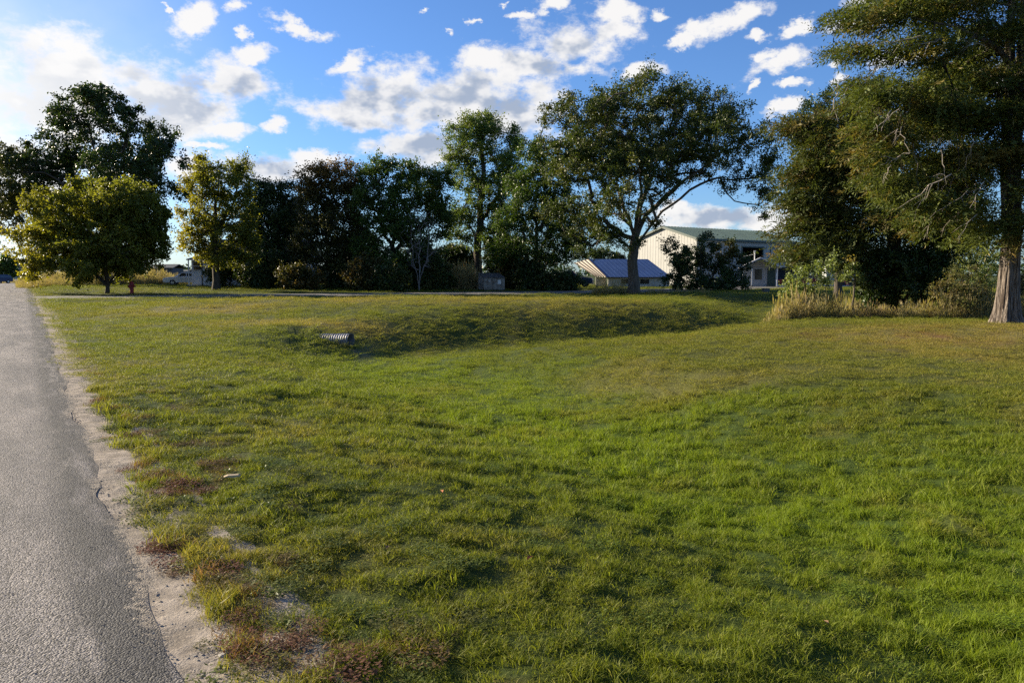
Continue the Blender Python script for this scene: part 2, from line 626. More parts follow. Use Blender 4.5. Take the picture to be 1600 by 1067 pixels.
sepd = N(nt, 'ShaderNodeSeparateXYZ')
nt.links.new(pos, sepd.inputs[0])
g0 = mixc(nt, math_(nt, 'MULTIPLY', soil, 0.28), g0, (0.085, 0.062, 0.04))
asl = N(nt, 'ShaderNodeAttribute', attribute_name='soil')
sc_, shh = sand_nodes(nt, pos)
g0 = mixc(nt, asl.outputs['Fac'], g0, sc_)
nt.links.new(g0, pb.inputs['Base Color'])
pb.inputs['Roughness'].default_value = 0.95
pb.inputs['Specular IOR Level'].default_value = 0.1
bn = N(nt, 'ShaderNodeBump')
bn.inputs['Distance'].default_value = 0.015
nt.links.new(math_(nt, 'ADD', math_(nt, 'MULTIPLY', noise(nt, pos, 14.0, 6, 0.7), 1.5), math_(nt, 'MULTIPLY', shh, 0.5)), bn.inputs['Height'])
nt.links.new(bn.outputs[0], pb.inputs['Normal'])
ground = mesh_np('ground', V, F, gm, smooth=True,
                 attrs={'dry': ('POINT', dry_), 'lush': ('POINT', lush_), 'red': ('POINT', red_), 'soil': ('POINT', soil_)})
tag(ground, 'mown lawn and open ground with a drainage swale', kind='structure')

# ------------------------------------------------------------------ roads
def strip(name, rows, material, label, attrs=None):
    """rows: list of cross sections, each a list of points"""
    k = len(rows[0])
    V = np.array([p for r in rows for p in r])
    n = len(rows)
    F = [(i * k + j, i * k + j + 1, (i + 1) * k + j + 1, (i + 1) * k + j) for i in range(n - 1) for j in range(k - 1)]
    o = mesh_np(name, V, F, material, smooth=True, attrs=attrs)
    return tag(o, label, kind='structure')


asph = bpy.data.materials.new('asphalt')
asph.use_nodes = True
nt = asph.node_tree
pb = nt.nodes['Principled BSDF']
geo = N(nt, 'ShaderNodeNewGeometry')
pos = geo.outputs['Position']
vor = N(nt, 'ShaderNodeTexVoronoi', feature='F1')
nt.links.new(pos, vor.inputs['Vector'])
vor.inputs['Scale'].default_value = 105
vs = N(nt, 'ShaderNodeSeparateColor')
nt.links.new(vor.outputs['Color'], vs.inputs[0])
stone = mixc(nt, vs.outputs[0], (0.020, 0.0195, 0.020), (0.27, 0.253, 0.245))
qd = N(nt, 'ShaderNodeVectorMath', operation='DOT_PRODUCT')
nt.links.new(pos, qd.inputs[0])
qd.inputs[1].default_value = (NX, NY, 0)
sd = N(nt, 'ShaderNodeVectorMath', operation='DOT_PRODUCT')
nt.links.new(pos, sd.inputs[0])
sd.inputs[1].default_value = (UX, UY, 0)
rc = N(nt, 'ShaderNodeCombineXYZ')
nt.links.new(qd.outputs['Value'], rc.inputs[0])
nt.links.new(math_(nt, 'MULTIPLY', sd.outputs['Value'], 0.22), rc.inputs[1])
streak = noise(nt, rc.outputs[0], 1.6, 5, 0.6)
pat = noise(nt, rc.outputs[0], 4.5, 5, 0.65)
c = mixc(nt, sstep(nt, streak, 0.35, 0.68), (0.55, 0.55, 0.57), (1.25, 1.2, 1.15))
c = mixc(nt, 1.0, stone, c, 'MULTIPLY')
# tar-rich band near the edge, pale dust further in and right at the broken edge
band = math_(nt, 'MULTIPLY', sstep(nt, qd.outputs['Value'], -0.02, 0.24), sstep(nt, pat, 0.34, 0.50))
dust = math_(nt, 'MULTIPLY', sstep(nt, qd.outputs['Value'], 0.2, 0.7), sstep(nt, pat, 0.62, 0.40))
c = mixc(nt, math_(nt, 'MULTIPLY', dust, 0.45), c, (0.22, 0.195, 0.165))
c = mixc(nt, math_(nt, 'MULTIPLY', sstep(nt, noise(nt, rc.outputs[0], 0.9, 4), 0.45, 0.7), 0.22), c, (0.19, 0.175, 0.155))
c = mixc(nt, math_(nt, 'MULTIPLY', band, 0.96), c, mixc(nt, vs.outputs[0], (0.008, 0.008, 0.009), (0.070, 0.068, 0.067)))
ed = N(nt, 'ShaderNodeAttribute', attribute_name='edge').outputs['Fac']
fine = noise(nt, pos, 16.0, 6, 0.7)
sandy = sstep(nt, math_(nt, 'SUBTRACT', math_(nt, 'MULTIPLY', math_(nt, 'SUBTRACT', fine, 0.40), 0.55), ed), -0.03, 0.03)
sandy = math_(nt, 'MULTIPLY', sandy, sstep(nt, noise(nt, rc.outputs[0], 2.2, 3), 0.40, 0.55))
c = mixc(nt, math_(nt, 'MULTIPLY', sandy, 0.9), c, mixc(nt, fine, (0.17, 0.14, 0.105), (0.36, 0.305, 0.235)))
nt.links.new(c, pb.inputs['Base Color'])
pb.inputs['Roughness'].default_value = 0.78
pb.inputs['Specular IOR Level'].default_value = 0.35
bn = N(nt, 'ShaderNodeBump')
bn.inputs['Distance'].default_value = 0.007
hgt = math_(nt, 'SUBTRACT', 1.0, math_(nt, 'MULTIPLY', vor.outputs['Distance'], 1.1))
hgt = math_(nt, 'MULTIPLY', hgt, math_(nt, 'ADD', vs.outputs[1], 0.35))
nt.links.new(math_(nt, 'ADD', hgt, math_(nt, 'MULTIPLY', noise(nt, pos, 6.0, 4), 1.2)), bn.inputs['Height'])
nt.links.new(bn.outputs[0], pb.inputs['Normal'])

sand = bpy.data.materials.new('sandy_shoulder')
sand.use_nodes = True
nt = sand.node_tree
pb = nt.nodes['Principled BSDF']
geo = N(nt, 'ShaderNodeNewGeometry')
c, hh = sand_nodes(nt, geo.outputs['Position'])
nt.links.new(c, pb.inputs['Base Color'])
pb.inputs['Roughness'].default_value = 0.95
pb.inputs['Specular IOR Level'].default_value = 0.1
bn = N(nt, 'ShaderNodeBump')
bn.inputs['Distance'].default_value = 0.008
nt.links.new(hh, bn.inputs['Height'])
nt.links.new(bn.outputs[0], pb.inputs['Normal'])


def rp(s, q):
    x, y = UX * s + NX * (q + 0.64), UY * s + NY * (q + 0.64)
    return x, y


def roadz(x, y):
    return 0.3 * ss(55, 95, y)


def asph_edge(s):
    return -0.17 + (vnoise(s / 1.3, 3.3 + 0 * s) - 0.5) * 0.20 + (vnoise(s / 0.3, 8.3 + 0 * s) - 0.5) * 0.05 + 0.12 * ss(12, 30, s)


def grass_edge(s):
    return 0.02 + (vnoise(s / 1.1, 51.2 + 0 * s) - 0.5) * 0.26 + (vnoise(s / 0.3, 77.7 + 0 * s) - 0.5) * 0.12


S = np.concatenate([np.arange(-25, 0, 0.5), np.arange(0, 30, 0.05), np.arange(30, 60, 0.5), np.arange(60, 420, 4)])
rows, rows2, EDGE = [], [], []
for s in S:
    e = float(asph_edge(np.array(s)))
    qs = [-7.2, -7.15, -5, -3.5, -2, -1, e - 0.30, e - 0.05, e]
    EDGE += [e - q for q in qs]
    row = []
    for k, q in enumerate(qs):
        x, y = rp(s, q)
        crown = 0.03 * (1 - ((q + 3.6) / 3.6) ** 2)
        row.append((x, y, float(roadz(x, y)) + 0.002 + max(crown, 0) - (0.012 if k in (0, 8) else 0.004 if k == 7 else 0)))
    rows.append(row)
    row = []
    for q in (-0.75, -0.45, -0.1, 0.15, 0.4, 0.62):
        x, y = rp(s, q)
        row.append((x, y, float(roadz(x, y)) - 0.004 + 0.008 * (float(vnoise(x * 3, y * 3)) - 0.5) - (0.02 if q < -0.4 else 0)
                    - 0.05 * float(ss(0.4, 0.62, q))))
    rows2.append(row)
strip('road', rows, asph, 'worn grey asphalt road with a ragged edge', {'edge': ('POINT', EDGE)})
strip('gravel_shoulder', [r for r, s in zip(rows2, S) if s < 56], sand, 'sandy gravel shoulder between road and lawn')

# side road across the view
rows = []
pl = [Vector((a, b)) for a, b, _ in SIDE]
for (p, q_) in zip(pl[:-1], pl[1:]):
    nseg = max(2, int((q_ - p).length / 1.5))
    for i in range(nseg):
        rows.append(p.lerp(q_, i / nseg))
rows.append(pl[-1])
rr_ = []
for i, p in enumerate(rows):
    t = (rows[min(i + 1, len(rows) - 1)] - rows[max(i - 1, 0)]).normalized()
    n = Vector((-t.y, t.x))
    w = [-SIDE_W - 0.3 * vnoise(i * 0.7, 2.0), -SIDE_W * 0.5, 0, SIDE_W * 0.5, SIDE_W + 0.3 * vnoise(i * 0.6, 9.0)]
    r = []
    for k, u in enumerate(w):
        a = p + n * u
        r.append((a.x, a.y, float(roadz(a.x, a.y)) + 0.02 - (0.06 if k in (0, 4) else 0) - (0.045 if qq(a.x, a.y) < -0.1 else 0)))
    rr_.append(r)
sideroad_m = mat('side_road_gravel', (0.13, 0.122, 0.115), 0.9, var=0.2, scale=0.8, bump=0.01, bscale=25)  # gravel colour darkened all over to carry the shade of the trees
strip('side_road', rr_, sideroad_m, 'gravelled side road running in front of the trees')

# ------------------------------------------------------------------ scattering (one object, geometry nodes)
def template(name, V, F, material, tint):
    me = bpy.data.meshes.new(name)
    me.from_pydata([tuple(v) for v in V], [], [tuple(int(i) for i in f) for f in F])
    a = me.attributes.new('tint', 'FLOAT', 'POINT')
    a.data.foreach_set('value', np.asarray(tint, np.float32))
    me.materials.append(material)
    me.update()
    return bpy.data.objects.new(name, me)


def scatter(name, temps, P, rot, scale, idx, attrs, label, kind='stuff'):
    me = bpy.data.meshes.new(name)
    me.vertices.add(len(P))
    me.vertices.foreach_set('co', np.asarray(P, np.float32).ravel())
    a = me.attributes.new('rot', 'FLOAT_VECTOR', 'POINT')
    a.data.foreach_set('vector', np.asarray(rot, np.float32).ravel())
    a = me.attributes.new('scl', 'FLOAT_VECTOR', 'POINT')
    a.data.foreach_set('vector', np.asarray(scale, np.float32).ravel())
    a = me.attributes.new('idx', 'INT', 'POINT')
    a.data.foreach_set('value', np.asarray(idx, np.int32))
    for k, v in attrs.items():
        a = me.attributes.new(k, 'FLOAT', 'POINT')
        a.data.foreach_set('value', np.asarray(v, np.float32))
    o = bpy.data.objects.new(name, me)
    COL.objects.link(o)
    tag(o, label, kind=kind)
    ng = bpy.data.node_groups.new(name + '_nodes', 'GeometryNodeTree')
    ng.interface.new_socket('Geometry', in_out='INPUT', socket_type='NodeSocketGeometry')
    ng.interface.new_socket('Geometry', in_out='OUTPUT', socket_type='NodeSocketGeometry')
    gi = ng.nodes.new('NodeGroupInput')
    go = ng.nodes.new('NodeGroupOutput')
    g2i = ng.nodes.new('GeometryNodeGeometryToInstance')
    for t in reversed(temps):
        oi = ng.nodes.new('GeometryNodeObjectInfo')
        oi.inputs['Object'].default_value = t
        oi.inputs['As Instance'].default_value = False
        ng.links.new(oi.outputs['Geometry'], g2i.inputs[0])
    iop = ng.nodes.new('GeometryNodeInstanceOnPoints')
    ng.links.new(gi.outputs[0], iop.inputs['Points'])
    ng.links.new(g2i.outputs[0], iop.inputs['Instance'])
    iop.inputs['Pick Instance'].default_value = True

    def na(nm, typ):
        n = ng.nodes.new('GeometryNodeInputNamedAttribute')
        n.data_type = typ
        n.inputs['Name'].default_value = nm
        return n.outputs['Attribute']
    ng.links.new(na('idx', 'INT'), iop.inputs['Instance Index'])
    e2r = ng.nodes.new('FunctionNodeEulerToRotation')
    ng.links.new(na('rot', 'FLOAT_VECTOR'), e2r.inputs[0])
    ng.links.new(e2r.outputs[0], iop.inputs['Rotation'])
    ng.links.new(na('scl', 'FLOAT_VECTOR'), iop.inputs['Scale'])
    ng.links.new(iop.outputs[0], go.inputs[0])
    md = o.modifiers.new('scatter', 'NODES')
    md.node_group = ng
    return o


def blades(rng, n, rad, lmin, lmax, w, lean=0.5, seg=2, up=1.0):
    V, F, T = [], [], []
    for _ in range(n):
        a, r = rng.random() * 6.283, rad * math.sqrt(rng.random())
        bx, by = r * math.cos(a), r * math.sin(a)
        L = lmin + (lmax - lmin) * rng.random()
        d = rng.random() * 6.283
        ln = lean * (0.25 + rng.random()) * L
        dx, dy = math.cos(d), math.sin(d)
        fa = rng.random() * 6.283
        sx, sy = math.cos(fa) * w * 0.5, math.sin(fa) * w * 0.5
        t = rng.random()
        n0 = len(V)
        for k in range(seg):
            u = k / seg
            c = 1 - 0.35 * u
            px, py, pz = bx + dx * ln * u * u, by + dy * ln * u * u, up * L * (u - 0.18 * u * u)
            V += [(px - sx * c, py - sy * c, pz), (px + sx * c, py + sy * c, pz)]
            T += [t, t]
        V.append((bx + dx * ln, by + dy * ln, up * L * 0.82))
        T.append(t)
        for k in range(seg - 1):
            F.append((n0 + 2 * k, n0 + 2 * k + 1, n0 + 2 * k + 3, n0 + 2 * k + 2))
        F.append((n0 + 2 * seg - 2, n0 + 2 * seg - 1, n0 + 2 * seg))
    return V, F, T


def grass_mat(name, trans=0.38, rough=0.55, lo=(0.056, 0.080, 0.010), hi=(0.200, 0.218, 0.026), lushc=(0.150, 0.215, 0.014), dryc=(0.27, 0.215, 0.06), redc=(0.17, 0.065, 0.05)):
    m = bpy.data.materials.new(name)
    m.use_nodes = True
    nt = m.node_tree
    p = nt.nodes['Principled BSDF']
    A = lambda n, t='INSTANCER': N(nt, 'ShaderNodeAttribute', attribute_name=n, attribute_type=t).outputs['Fac']
    tint = A('tint', 'GEOMETRY')
    c = mixc(nt, tint, lo, hi)
    c = mixc(nt, math_(nt, 'MULTIPLY', A('lush'), 0.75), c, lushc)
    dm = math_(nt, 'MULTIPLY', A('dry'), sstep(nt, tint, 0.05, 0.75, 0.35, 1.15), clamp=True)
    c = mixc(nt, dm, c, dryc)
    c = mixc(nt, math_(nt, 'MULTIPLY', A('red'), 0.85), c, redc)
    # a few bleached straws in every clump
    c = mixc(nt, sstep(nt, tint, 0.94, 0.96, 0.0, 0.5), c, (0.30, 0.26, 0.13))
    nt.links.new(c, p.inputs['Base Color'])
    p.inputs['Roughness'].default_value = rough
    p.inputs['Specular IOR Level'].default_value = 0.14
    tr = N(nt, 'ShaderNodeBsdfTranslucent')
    nt.links.new(mixc(nt, 1.0, c, (1.5, 1.5, 0.7), 'MULTIPLY'), tr.inputs[0])
    mx = N(nt, 'ShaderNodeMixShader')
    mx.inputs[0].default_value = trans
    nt.links.new(p.outputs[0], mx.inputs[1])
    nt.links.new(tr.outputs[0], mx.inputs[2])
    nt.links.new(mx.outputs[0], nt.nodes['Material Output'].inputs[0])
    return m


GM = grass_mat('grass_blade')
trng = random.Random(5)
TN = [template('clump', *((lambda r: (r[0], r[1], GM, r[2]))(blades(trng, 38, 0.075, 0.022, 0.060, 0.0040, 1.1)))) for _ in range(4)]
TN += [template('clump_tall', *((lambda r: (r[0], r[1], GM, r[2]))(blades(trng, 22, 0.06, 0.045, 0.105, 0.0052, 0.9)))) for _ in range(2)]
TF = [template('patch', *((lambda r: (r[0], r[1], GM, r[2]))(blades(trng, 240, 0.30, 0.025, 0.062, 0.0068, 1.0, 1)))) for _ in range(4)]


def sector(rng, r0, r1, dens, half=46):
    n = int(dens * math.radians(2 * half) * 0.5 * (r1 * r1 - r0 * r0))
    r = np.sqrt(rng.random(n) * (r1 * r1 - r0 * r0) + r0 * r0)
    t = np.radians((rng.random(n) * 2 - 1) * half)
    return r * np.sin(t), r * np.cos(t)


def lawn_mask(x, y, rng):
    s = UX * x + UY * y
    q = qq(x, y)
    e = grass_edge(s)
    ok = rng.random(len(x)) < ss(-0.04, 0.10, q - e) * 0.92 + 0.08 * (q > e)
    ok &= (q > e - 0.02)
    dS, _ = pdist(x, y, SIDE)
    ok &= dS > SIDE_W + 0.5
    # bare patches
    bare = 0.7 * ss(0.62, 0.70, fbm(x / 0.45 + 7, y / 0.45 + 31, 3)) * ss(2.2, 0.5, q)
    bare = np.maximum(bare, np.exp(-((x + 0.62) ** 2 / 0.05 + (y - 3.72) ** 2 / 0.02)))
    bare = np.maximum(bare, 0.55 * ss(0.63, 0.72, fbm(x / 0.6 + 3, y / 0.6 + 90, 3)))
    bare = np.maximum(bare, np.exp(-((x + 4.35) ** 2 / 0.14 + (y - 22.55) ** 2 / 0.09)))
    bare = np.maximum(bare, 0.6 * np.exp(-((x - 13.9) ** 2 + (y - 21.9) ** 2) / 0.7))
    ok &= rng.random(len(x)) > bare
    return ok


xs, ys, sc, ix = [], [], [], []
for r0, r1, dens, mul, far in ((0.7, 2.4, 260, 1.0, 0), (2.4, 5, 760, 0.85, 0), (5, 8, 520, 0.95, 0), (8, 13, 270, 1.25, 0), (13, 20, 26, 1.0, 1), (20, 34, 15, 1.15, 1), (34, 55, 8, 1.5, 1), (55, 100, 2.6, 2.2, 1)):
    x, y = sector(RNG, r0, r1, dens)
    k = lawn_mask(x, y, RNG)
    if not far:
        k &= RNG.random(len(x)) < 0.10 + 1.4 * vnoise(x / 0.085 + 9, y / 0.085 + 4)
    x, y = x[k], y[k]
    xs.append(x); ys.append(y)
    cl = fbm(x / 0.22, y / 0.22, 2)
    c2 = vnoise(x / 0.085 + 9, y / 0.085 + 4)
    _, lush, _, _ = zones(x, y)
    if far:
        s_ = mul * (0.7 + 0.6 * RNG.random(len(x)))
        hz = (0.40 + 0.5 * cl) * (1 + 0.3 * lush)
        ix.append(6 + RNG.integers(0, 4, len(x)))
        sc.append(np.column_stack([s_, s_, s_ ** 0.5 * hz]))
    else:
        s_ = mul * (0.75 + 0.5 * RNG.random(len(x)))
        hz = (0.30 + 0.8 * cl) * (0.22 + 1.5 * c2) * (1 + 0.35 * lush)
        qe = qq(x, y) - grass_edge(UX * x + UY * y)
        hz = hz * (1 + 0.7 * ss(0.35, 0.05, qe))
        tall = RNG.random(len(x)) < 0.015 + 0.12 * ss(0.58, 0.72, fbm(x / 0.5 + 55, y / 0.5, 2)) + 0.35 * ss(0.4, 0.1, qe) * c2 + 0.35 * lush ** 2 * (cl > 0.5)
        ix.append(np.where(tall, 4 + RNG.integers(0, 2, len(x)), RNG.integers(0, 4, len(x))))
        sc.append(np.column_stack([s_, s_, s_ * hz]))
x, y = np.concatenate(xs), np.concatenate(ys)
sc = np.vstack(sc)
ix = np.concatenate(ix)
d_, l_, r_, _ = zones(x, y)
jit = (RNG.random(len(x)) - 0.5)
P = np.column_stack([x, y, zg(x, y) - 0.006])
sx_ = (zg(x + .15, y) - zg(x - .15, y)) / .3
sy_ = (zg(x, y + .15) - zg(x, y - .15)) / .3
rot = np.column_stack([(RNG.random(len(x)) - .5) * 0.5 + sy_, (RNG.random(len(x)) - .5) * 0.5 - sx_, RNG.random(len(x)) * 6.283])
lawn = scatter('lawn_grass', TN + TF, P, rot, sc, ix, {'dry': np.clip(d_ + jit * 0.35, 0, 1), 'lush': np.clip(l_ + jit * 0.3, 0, 1), 'red': r_ * 0.8 * (RNG.random(len(x)) < 0.35)},
               'short mown grass of the lawn and swale, green with dry patches')
print('grass instances', len(x))

# small leafy weeds: rosettes and reddish mats
def rosette(rng, n, L, w, lift):
    V, F, T = [], [], []
    for i in range(n):
        a = 6.283 * i / n + rng.random() * 0.6
        l = L * (0.6 + 0.6 * rng.random())
        dx, dy = math.cos(a), math.sin(a)
        z = lift * (0.5 + rng.random())
        n0 = len(V)
        ww = w * (0.7 + 0.5 * rng.random())
        V += [(0, 0, 0.004), (dx * l * .55 - dy * ww, dy * l * .55 + dx * ww, z), (dx * l, dy * l, z * 0.8), (dx * l * .55 + dy * ww, dy * l * .55 - dx * ww, z)]
        F.append((n0, n0 + 1, n0 + 2, n0 + 3))
        t = rng.random() * 0.9
        T += [t] * 4
    return V, F, T


def mat_weed(rng, n, rad):
    V, F, T = [], [], []
    for i in range(n):
        a, r = rng.random() * 6.283, rad * rng.random() ** 0.6
        x, y, z = r * math.cos(a), r * math.sin(a), 0.01 + 0.03 * rng.random()
        b = rng.random() * 6.283
        l = 0.004 + 0.006 * rng.random()
        dx, dy = math.cos(b) * l, math.sin(b) * l
        tz = (rng.random() - .3) * l
        n0 = len(V)
        V += [(x - dx, y - dy, z - tz), (x - dy * .5, y + dx * .5, z), (x + dx, y + dy, z + tz), (x + dy * .5, y - dx * .5, z)]
        F.append((n0, n0 + 1, n0 + 2, n0 + 3))
        T += [rng.random() * 0.9] * 4
    return V, F, T


WM = grass_mat('weed_leaf', 0.3, 0.5, lo=(0.05, 0.08, 0.012), hi=(0.13, 0.16, 0.035))
TW = [template('rosette', *((lambda r: (r[0], r[1], WM, r[2]))(rosette(trng, 11, 0.040, 0.008, 0.016)))) for _ in range(2)]
TW += [template('weed_mat', *((lambda r: (r[0], r[1], WM, r[2]))(mat_weed(trng, 260, 0.10)))) for _ in range(3)]
x, y = sector(RNG, 1.0, 12, 60)
q = qq(x, y)
d_, l_, r_, _ = zones(x, y)
pr = 0.10 + 0.9 * r_ + 0.25 * ss(1.2, 0.2, q)
k = (q > grass_edge(UX * x + UY * y) - 0.06) & (RNG.random(len(x)) < pr)
x, y, r_, d_, l_ = x[k], y[k], r_[k], d_[k], l_[k]
n = len(x)
ix = np.where(RNG.random(n) < 0.25, RNG.integers(0, 2, n), RNG.integers(2, 5, n))
s_ = 0.6 + 0.8 * RNG.random(n)
scatter('low_weeds', TW, np.column_stack([x, y, zg(x, y) + 0.006]), np.column_stack([np.zeros(n), np.zeros(n), RNG.random(n) * 6.28]), np.column_stack([s_, s_, s_]), ix,
        {'dry': d_ * 0.5, 'lush': l_, 'red': r_ * (ix > 1)}, 'low leafy weeds and reddish mats along the lawn edge')

# loose stones on the shoulder and the road edge
def pebble(rng):
    import bmesh
    b = bmesh.new()
    bmesh.ops.create_icosphere(b, subdivisions=1, radius=1)
    for v in b.verts:
        v.co *= 0.75 + 0.5 * rng.random()
        v.co.z *= 0.6
    V = [tuple(v.co) for v in b.verts]
    F = [tuple(v.index for v in f.verts) for f in b.faces]
    b.free()
    return V, F


stone_m = mat('pebble_stone', (0.22, 0.20, 0.175), 0.85, var=0.3, scale=1.5)
TP = []
for _ in range(4):
    v, f = pebble(trng)
    TP.append(template('pebble', v, f, stone_m, [0.5] * len(v)))
n = 15000
s = 26 * RNG.random(n) ** 1.6
q = np.where(RNG.random(n) < 0.7, RNG.normal(0.02, 0.17, n), -0.2 - 1.6 * RNG.random(n) ** 2)
k = q < grass_edge(s) + 0.12
s, q = s[k], q[k]
n = len(s)
x, y = rp(s, q)
e = asph_edge(s)
zz = np.where(q < e, 0.010 + 0.03 * (1 - ((q + 3.6) / 3.6) ** 2), -0.008)
s_ = (0.002 + 0.006 * RNG.random(n) ** 4) * np.where(q > e, 1.35, 0.7)
scatter('gravel', TP, np.column_stack([x, y, zz]), RNG.random((n, 3)) * np.array([0.6, 0.6, 6.28]), np.column_stack([s_, s_, s_]), RNG.integers(0, 4, n), {}, 'loose gravel stones on the sandy road shoulder')

# ------------------------------------------------------------------ trees
def grow(base, limbs, centres, rng, step=0.8, jitter=0.10, trunk_r=0.4, tip_r=0.018, expo=0.47, up_pen=0.5, sag=0.0):
    """a branching skeleton: the trunk and main limbs are given, every leaf cluster is then joined to the nearest wood"""
    pos, par = [np.array(base, float)], [-1]

    def extend(i, path):
        for p in path:
            p = np.array(p, float)
            a = pos[i]
            L = np.linalg.norm(p - a)
            n = max(1, int(L / step))
            for k in range(1, n + 1):
                t = k / n
                q = a + (p - a) * t + (rng.normal(size=3) * jitter * min(1, L / 3) * (0 if k == n else 1))
                pos.append(q)
                par.append(i)
                i = len(pos) - 1
        return i
    for lb in limbs:
        st = np.array(lb[0], float)
        i = int(np.argmin(np.linalg.norm(np.array(pos) - st, axis=1)))
        extend(i, lb[1:])
    cs = np.array(centres)
    root = np.array(limbs[0][-1], float) if limbs else np.array(base, float)
    order = np.argsort(np.linalg.norm(cs - root, axis=1))
    ends = []
    for ci in order:
        c = cs[ci]
        A = np.array(pos)
        d = np.linalg.norm(A - c, axis=1)
        pen = np.maximum(0, A[:, 2] - c[2] + 0.15 * d) * up_pen
        low = np.where(A[:, 2] < base[2] + 0.6 * (root[2] - base[2]), 3.0, 0)
        i = int(np.argmin(d + pen + low))
        a = pos[i]
        L = d[i]
        n = max(1, int(L / step))
        dirp = (a - pos[par[i]]) if par[i] >= 0 else np.array([0, 0, 1.0])
        dirp = dirp / (np.linalg.norm(dirp) + 1e-6)
        m = a + dirp * L * 0.35 + (c - a) * 0.25 + np.array([0, 0, -sag * L])
        for k in range(1, n + 1):
            t = k / n
            q = (1 - t) ** 2 * a + 2 * t * (1 - t) * m + t * t * c
            if k < n:
                q = q + rng.normal(size=3) * jitter * min(1, L / 2)
            pos.append(q)
            par.append(i)
            i = len(pos) - 1
        ends.append(i)
    n = len(pos)
    w = np.zeros(n)
    for e in ends:
        w[e] += 1
    for i in range(n - 1, 0, -1):
        if w[i] == 0:
            w[i] = 0.4
        w[par[i]] += w[i]
    r = tip_r * np.maximum(w, 0.3) ** expo
    r = r * np.clip(trunk_r / (r[0] + 1e-9), 0.3, 3) ** (w / w[0]) ** 0.35
    return np.array(pos), np.array(par), r, w


def wood_mesh(pos, par, r, base, k_big=9, min_r=0.0, flare=1.5, flare_h=0.8):
    n = len(pos)
    kids = [[] for _ in range(n)]
    for i in range(1, n):
        kids[par[i]].append(i)
    V, F = [], []
    st = [(0, -1)]
    while st:
        i, pr = st.pop()
        chain = ([pr] if pr >= 0 else []) + [i]
        while True:
            ks = kids[chain[-1]]
            if not ks:
                break
            ks = sorted(ks, key=lambda j: -r[j])
            for j in ks[1:]:
                st.append((j, chain[-1]))
            chain.append(ks[0])
        if len(chain) < 2:
            continue
        if r[chain[1]] < min_r:
            continue
        P = pos[chain]
        rad = r[chain].copy()
        if pr >= 0:
            rad[0] = min(rad[0], rad[1] * 1.25)
        else:
            h = P[:, 2] - base[2]
            rad = rad * (1 + (flare - 1) * np.exp(-np.maximum(h, 0) / flare_h))
        rad[-1] *= 0.5
        k = k_big if rad.max() > 0.12 else (5 if rad.max() > 0.04 else 3)
        T = np.gradient(P, axis=0)
        T /= np.linalg.norm(T, axis=1)[:, None] + 1e-9
        ref = np.array([0.3, 0.9, 0.1]) if abs(T[0, 2]) > 0.7 else np.array([0, 0, 1.0])
        U = np.cross(T, ref)
        U /= np.linalg.norm(U, axis=1)[:, None] + 1e-9
        W = np.cross(T, U)
        n0 = len(V)
        for j in range(len(P)):
            for a in range(k):
                an = 2 * math.pi * a / k
                V.append(P[j] + rad[j] * (math.cos(an) * U[j] + math.sin(an) * W[j]))
        for j in range(len(P) - 1):
            for a in range(k):
                b = (a + 1) % k
                F.append((n0 + j * k + a, n0 + j * k + b, n0 + (j + 1) * k + b, n0 + (j + 1) * k + a))
    return np.array(V), np.array(F)


def rand_frames(rng, n, up=0.0, dirs=None, dmix=0.0):
    """random leaf frames: axis a (along the leaf) and normal b"""
    a = rng.normal(size=(n, 3))
    if dirs is not None:
        a = a + dirs * dmix
    a /= np.linalg.norm(a, axis=1)[:, None]
    b = rng.normal(size=(n, 3)) + np.array([0, 0, up])
    b -= a * (a * b).sum(1)[:, None]
    b /= np.linalg.norm(b, axis=1)[:, None] + 1e-9
    return a, b, np.cross(a, b)


def leaves(C, rng, size, aspect=0.62, up=0.6, tint=None, dry=None, dirs=None, dmix=0.0, fold=0.18):
    n = len(C)
    a, b, c = rand_frames(rng, n, up, dirs, dmix)
    s = size * (0.65 + 0.7 * rng.random(n))[:, None]
    w = s * aspect * 0.5
    V = np.empty((n, 4, 3))
    V[:, 0] = C - a * s * 0.5
    V[:, 1] = C + c * w + b * s * fold * 0.5
    V[:, 2] = C + a * s * 0.5
    V[:, 3] = C - c * w + b * s * fold * 0.5
    F = np.arange(n * 4).reshape(n, 4)
    t = np.repeat(tint, 4)
    d = np.repeat(dry if dry is not None else np.zeros(n), 4)
    return V.reshape(-1, 3), F, t, d


def lobes_to_centres(lobes, d, rng, n, depth=0.85, ymid=None, shell=0.45, base=None):
    """cluster centres in the ellipsoids seen at distance d; each lobe: (px, py, rx, ry[, depth offset])"""
    m = ppm(d)
    area = np.array([l[2] * l[3] for l in lobes], float)
    cnt = np.maximum(2, np.round(n * area / area.sum())).astype(int)
    allx = [l[0] for l in lobes]
    half = (max(allx) - min(allx)) / 2 * m + 1e-6
    mx = (max(allx) + min(allx)) / 2
    out = []
    for l, k in zip(lobes, cnt):
        u = (l[0] - mx) * m / half
        spread = half * math.sqrt(max(0.05, 1 - u * u)) * depth
        off = l[4] if len(l) > 4 else (rng.random() * 2 - 1) * max(0, spread - l[2] * m * 0.7)
        c = at(l[0], l[1], d)
        v = rng.normal(size=(k, 3))
        v /= np.linalg.norm(v, axis=1)[:, None]
        r = (shell + (1 - shell) * rng.random(k)) ** 0.7
        v = v * r[:, None] * np.array([l[2] * m, min(l[2] * m * 1.1, spread + 0.5), l[3] * m])
        out.append(np.array([c.x, c.y + off, c.z]) + v)
    return np.vstack(out)


EXTRA = True


